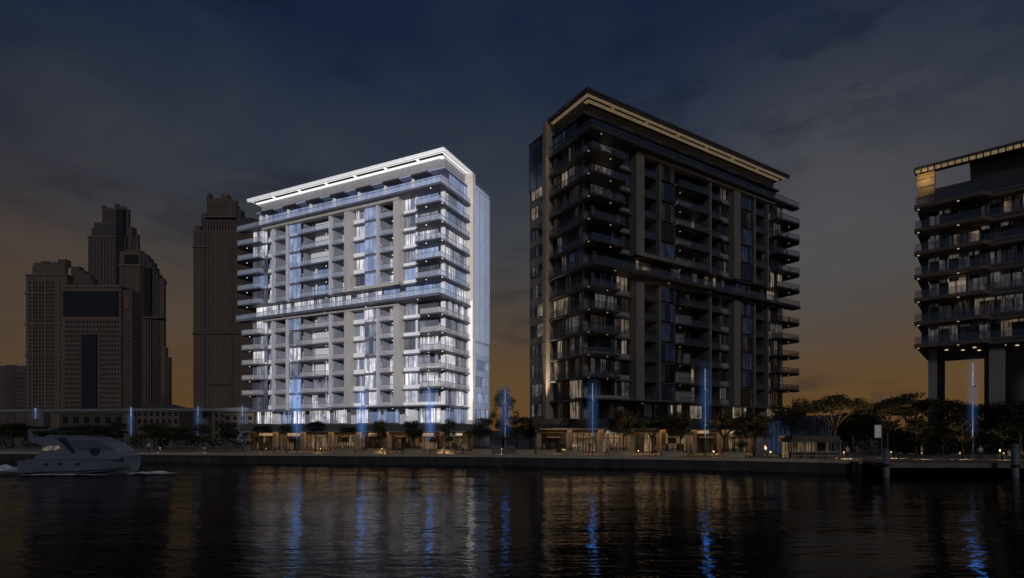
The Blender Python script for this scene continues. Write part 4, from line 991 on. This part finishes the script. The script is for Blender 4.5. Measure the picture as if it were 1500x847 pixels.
city('stepped_skyscraper','tallest stepped skyscraper of the left skyline, jagged flat top',560,
 [('wall','city_dark',129,184,345,B0,35,0),('step','city_dark',131,150,334,345,30,.5),('step','city_dark',134,184,325,345,30,1),('step','city_mid',145,184,304,325,28,2),('peak','city_mid',164,170,297,304,9,3),('peak','city_mid',170,179,300,304,12,3),('peak','city_dark',145,149,299,304,9,3),('peak','city_dark',149,156,302,304,9,3),('glass_face','city_glass',171,182,307,420,2,-1),('side_step','city_mid',184,190,330,B0,30,3),('side_step','city_dark',190,194,346,B0,26,4),('turret','city_brown',187,197,352,B0,12,5),('pinnacle','city_brown',189,195,344,352,9,6),('pinnacle','city_brown',191,193,339,344,4,8),('ledge','city_fin',128,170,346,348,20,-.8),('ledge','city_fin',144,171,325,326.5,20,.9)],
 [(147,168,308,324,6,5,.4,.5,2),(147,168,350,416,5,20,.35,.5,0)],[(131,169,350,600,8,1.2,0),(146,170,306,324,4,1.0,2),(184,190,334,420,2,1,3)])
city('ribbed_skyscraper','slender ribbed skyscraper with curved shoulder right of the stepped one',480,
 [('wall','city_brown',175,206,368,B0,30,0),('crown','city_brown',178,204,365,368,24,2),('glass_band','city_glass',183,203,374,386,2,-1),('shoulder','city_dark',206,211,371,B0,30,1),('shoulder','city_dark',211,216,376,B0,29,1.5),('shoulder','city_dark',216,220,382,B0,28,2),('shoulder','city_dark',220,224,390,B0,26,2.5),('shoulder','city_dark',224,228,399,B0,24,3),('drum','city_brown',224,235,410,B0,16,4),('drum','city_mid',225,234,406,410,14,5),('lower_wing','city_brown',232,240,508,B0,18,2),('lower_wing','city_mid',236,243,522,B0,16,4),('glass_face','city_glass',209,220,392,463,2,.4),('ledge','city_fin',205,236,464,466,20,.2),('ledge','city_fin',174,207,388,390,20,-.8)],
 [(222,232,470,590,3,24,.4,.45,3),(211,221,470,590,3,22,.4,.45,1)],[(176,206,392,632,9,1.3,0),(207,222,468,632,4,1.2,1),(225,234,412,500,3,.8,4)])
dm = MB(); p = px(229.5,410,485); dm.ellipsoid((p.x,p.y+8,p.z),(3.6,3.6,4.2)); dome = dm.build('dome', M['city_brown'], None, True)
for o in list(bpy.data.objects):
    if o.name.startswith('ribbed_skyscraper'): dome.parent = o; dome.matrix_parent_inverse = Matrix.Translation(-o.location)
city('twin_rib_tower','tall ribbed brown skyscraper with crenellated crown beside the pale tower',400,
 [('wall','city_brown',283,372,337,B0,35,0),('shoulder','city_brown',284,291,330,337,26,1),('shoulder','city_dark',291,372,318,337,30,1),('shoulder','city_mid',293,300,311,318,24,1.5),('crown','city_brown',302,345,293,318,26,-1),('crown','city_dark',345,352,306,318,24,1),('crown','city_mid',338,346,299,318,20,0),('battlement','city_brown',302,306,286,293,14,0),('pinnacle','city_brown',303,305,281,286,3,2),('battlement','city_brown',306,314,290,293,14,1),('battlement','city_brown',322,333,286,293,16,0),('pinnacle','city_brown',323,325,282,286,3,2),('pinnacle','city_brown',330,332,283,286,3,2),('battlement','city_mid',315,321,289,293,12,1),('ledge','city_mid',282,372,488,490,36,-1.0),('ledge','city_fin',282,303,361,363,30,-1.0),('ledge','city_fin',301,346,318,319.5,27,-1.4),('recess','city_dark',300,302.5,340,B0,4,-.5),('recess','city_dark',340,343,340,B0,4,-.5),('dome_band','city_mid',306,338,560,564,3,-1.4)],
 [(304,336,296,316,9,6,.3,.4,-1),(286,299,340,360,4,6,.3,.4,0)],[(284,300,366,487,4,1.1,0),(303,340,322,487,9,1.1,0),(343,372,340,487,7,1.1,0),(284,300,492,630,4,1.1,0),(303,340,492,630,9,1.1,0),(343,372,492,630,7,1.1,0)])
far = MB(); rr = random.Random(9)
for i in range(30):
    x = -900+i*62; 
# ------------------------------------------------------------------ motor yacht
M['hull'] = solid('hull', (.15,.17,.22), .25, .04, .5); M['hull_dark'] = solid('hull_dark', (.03,.032,.04), .3, .1)
M['cabin_glass'] = solid('cabin_glass', (.10,.115,.14), .12, .15, .5); M['canvas'] = solid('canvas', (.02,.02,.024), .8, .2)
M['warm_glass'] = lit_window('warm_glass', (1,.85,.66), .30, (.2,.17,.14), .1, 1.5)
DB = 64.0; kb = DB/FPX
y_o = empty('motor_yacht', ((120-CX)*kb, DB, 0), 'white motor yacht under way towards the right, leaving a wake', 'yacht')
def bx(X): return (X-120)*kb
def bz(Y): return CZ+(HY-Y)*kb
# hull stations: X, sheer y, chine y, half width at sheer, half width at chine, keel y
st = [(46,674.5,690,1.85,1.7,700),(66,672.5,691,2.0,1.85,700),(90,672,692,2.1,1.9,701),(120,671,692,2.1,1.8,701),(150,670.3,690.5,1.9,1.4,700),(175,670,688,1.45,.9,698),(192,669.8,685,.85,.4,694),(202,669.5,680,.3,.1,689),(206,669.3,674,.05,.03,680)]
def ring(s_, e=0):
    X,sy,cy,ws,wc,ky = s_; x = bx(X); wt = (ws+wc)/2+.05
    my = (sy+cy)/2
    return [(x,0,bz(ky)),(x,wc*.6,bz(cy+2.5)),(x,wc,bz(cy)),(x,wt,bz(my)),(x,ws,bz(sy)),(x,ws*.5,bz(sy)+.06),(x,0,bz(sy)+.08),(x,-ws*.5,bz(sy)+.06),(x,-ws,bz(sy)),(x,-wt,bz(my)),(x,-wc,bz(cy)),(x,-wc*.6,bz(cy+2.5))]
h = MB(); h.loft([ring(s_) for s_ in st]); hull = h.build('hull', M['hull'], y_o, False, True)
def side_strip(X0, X1, fy, th, off, mat, name, parent):
    m = MB(); top = []; n_ = 16
    for i in range(n_):
        for t in (i/n_, (i+1)/n_): pass
    pts_ = []
    for i in range(n_+1):
        X = X0+(X1-X0)*i/n_
        for a_, b_ in zip(st[:-1], st[1:]):
            if a_[0] <= X <= b_[0]:
                t = (X-a_[0])/(b_[0]-a_[0]); ws = a_[3]+(b_[3]-a_[3])*t; wc = a_[4]+(b_[4]-a_[4])*t; sy = a_[1]+(b_[1]-a_[1])*t; cy = a_[2]+(b_[2]-a_[2])*t
        y = fy(X); q = (y-sy)/(cy-sy); wd = ws+(wc-ws)*q+.07*math.sin(math.pi*min(1,max(0,q)))+off; pts_.append((bx(X), -wd, bz(y)))
    k = []
    for (x,y,zz) in pts_: k.append([(x,y-.03,zz-th/2),(x,y-.03,zz+th/2),(x,y+.15,zz+th/2),(x,y+.15,zz-th/2)])
    m.loft(k); return m.build(name, mat, parent, fix=True)
side_strip(62,204,lambda X: 672.2-2.4*(X-62)/142+ (0), .12, .05, M['hull'], 'rub_rail', hull)
side_strip(70,192,lambda X: 690-5.5*((X-70)/122)**2.2, .14, .03, M['hull_dark'], 'boot_stripe', hull)
for X in (90,109,133): side_strip(X-2.4-(.8 if X > 130 else 0),X+2.4+(.8 if X > 130 else 0),lambda X_: 678.6, .24, .02, M['hull_dark'], 'porthole', hull)
# superstructure
def cab(pts_px, w0, w1, name, mat, parent=y_o, ybase=None):
    """side profile polygon in photo pixels, narrower towards the top"""
    ys = [p[1] for p in pts_px]; lo, hi = max(ys), min(ys); m = MB()
    rings = []
    for sg in (-1, 1): rings.append([(bx(X), sg*(w0+(w1-w0)*(lo-Y)/(lo-hi+1e-6)), bz(Y)) for X, Y in pts_px])
    m.loft(rings); return m.build(name, mat, parent, fix=True)
cb_ = cab([(66,673),(76,660),(78,652),(62,648),(56,644),(56,640),(82,640),(150,641),(168,648),(182,657),(190,668),(190,672)],1.65,1.25,'cabin',M['hull'])
cab([(112,644),(151,643.5),(166,649.5),(177,657),(125,658)],1.62,1.32,'side_window',M['cabin_glass'],cb_)
cab([(96,641.5),(110,641.5),(126,662),(122,663.5)],1.64,1.34,'window_mullion',M['hull_dark'],cb_)
cab([(79,656),(86,652.6),(100,652.6),(104,656),(99,658.8),(78,659.5)],1.63,1.42,'aft_window',M['warm_glass'],cb_)
cab([(146,657),(150,655),(157,654.5),(161,658),(160,664),(155,667),(149,665)],1.66,1.60,'forward_window',M['hull_dark'],cb_)
cab([(80,639.6),(84,637),(110,637.8),(140,639.8),(150,640.8)],1.3,1.28,'flybridge',M['hull'])
fb = cab([(60,632),(64,630.5),(92,630.5),(108,632.5),(104,633.6),(62,633.8)],1.35,1.3,'hardtop',M['canvas'])
cab([(55.5,629),(59,629.5),(63,638),(66,643),(56,643)],1.32,1.3,'radar_arch',M['hull'])
for X in (66,98):
    for sg in (-1,1): m = MB(); m.tube([(bx(X),sg*1.2,bz(639)),(bx(X),sg*1.2,bz(633))],.04,6); m.build('hardtop_post', M['hull'], y_o)
m = MB(); m.ellipsoid((bx(79),0,bz(628.5)),(.7,.35,.12)); m.build('radar_dome', M['hull'], y_o, True)
m = MB(); m.tube([(bx(150),-1.6,bz(669)),(bx(152),-1.55,bz(661)),(bx(180),-1.1,bz(661)),(bx(200),-.3,bz(662)),(bx(203),0,bz(662)),(bx(200),.3,bz(662)),(bx(180),1.1,bz(661)),(bx(152),1.55,bz(661))],.025,5); m.build('bow_rail', M['grey_metal'], y_o)
for X, sg in ((165,-1.3),(180,-1.05),(192,-.6)): m = MB(); m.tube([(bx(X),sg,bz(670)),(bx(X),sg,bz(661))],.02,5); m.build('stanchion', M['grey_metal'], y_o)
m = MB(); m.box(bx(38),bx(47),-1.6,1.6,bz(689),bz(687)); m.build('swim_platform', M['hull'], y_o)
m = MB(); m.box(bx(70),bx(74),-1.2,1.2,bz(672),bz(666)); m.build('cockpit_seat', M['hull'], y_o)
# wake
def foam_mat():
    m, t, p = mat_base('foam'); p.inputs['Base Color'].default_value = (.62,.62,.66,1); p.inputs['Roughness'].default_value = .9
    tcn = t.nodes.new('ShaderNodeTexCoord'); mpn = t.nodes.new('ShaderNodeMapping'); mpn.inputs['Scale'].default_value = (.35,1.6,1)
    n = t.nodes.new('ShaderNodeTexNoise'); n.inputs['Scale'].default_value = 1.3; n.inputs['Detail'].default_value = 9; n.inputs['Roughness'].default_value = .7
    t.links.new(tcn.outputs['Object'], mpn.inputs[0]); t.links.new(mpn.outputs[0], n.inputs[0])
    at_ = t.nodes.new('ShaderNodeAttribute'); at_.attribute_name = 'edge'
    mm = t.nodes.new('ShaderNodeMath'); mm.operation = 'ADD'; t.links.new(n.outputs[0], mm.inputs[0]); t.links.new(at_.outputs['Fac'], mm.inputs[1])
    mr = t.nodes.new('ShaderNodeMapRange'); mr.inputs[1].default_value = .78; mr.inputs[2].default_value = 1.12; t.links.new(mm.outputs[0], mr.inputs[0])
    mx = t.nodes.new('ShaderNodeMixShader'); tr = t.nodes.new('ShaderNodeBsdfTransparent')
    t.links.new(mr.outputs[0], mx.inputs[0]); t.links.new(tr.outputs[0], mx.inputs[1]); t.links.new(p.outputs[0], mx.inputs[2]); t.links.new(mx.outputs[0], t.nodes['Material Output'].inputs[0]); return m
FM = foam_mat()
FM.node_tree.nodes['Principled BSDF'].inputs['Base Color'].default_value = (.85,.85,.9,1)
def foam(name, x0, x1, y0, y1, h, label, seed):
    nx, ny = 90, 26; vs = []; ed = []
    for j in range(ny+1):
        for i in range(nx+1):
            a, b_ = i/nx, j/ny; x = x0+(x1-x0)*a; y = y0+(y1-y0)*b_
            e = math.sin(math.pi*a)**.5*math.sin(math.pi*b_)**.8
            zz = .03+h*e*(.4+.6*abs(mnoise.noise(Vector((x*.5,y*.9,seed))))*2); vs.append((x,y,zz)); ed.append(e*.75)
    fs = [(j*(nx+1)+i,j*(nx+1)+i+1,(j+1)*(nx+1)+i+1,(j+1)*(nx+1)+i) for j in range(ny) for i in range(nx)]
    me = bpy.data.meshes.new(name); me.from_pydata(vs,[],fs); me.materials.append(FM)
    at_ = me.attributes.new('edge','FLOAT','POINT'); at_.data.foreach_set('value', ed)
    me.polygons.foreach_set('use_smooth', [True]*len(me.polygons)); tag(link(name, me), label, 'wake', kind='stuff')
wx = y_o.location.x
foam('wake_foam', -84, wx-2.5, DB-5.2, DB+4.5, 1.1, 'white churned wake trailing left behind the yacht', 1.3)
foam('bow_spray', wx+5.4, wx+12, DB-2.4, DB+1.0, .4, 'small pale splash ahead of the yacht bow', 4.1)
foam('hull_wash', wx-6.5, wx+5.8, DB-3.2, DB-1.6, .22, 'thin foam line along the yacht hull', 7.7)
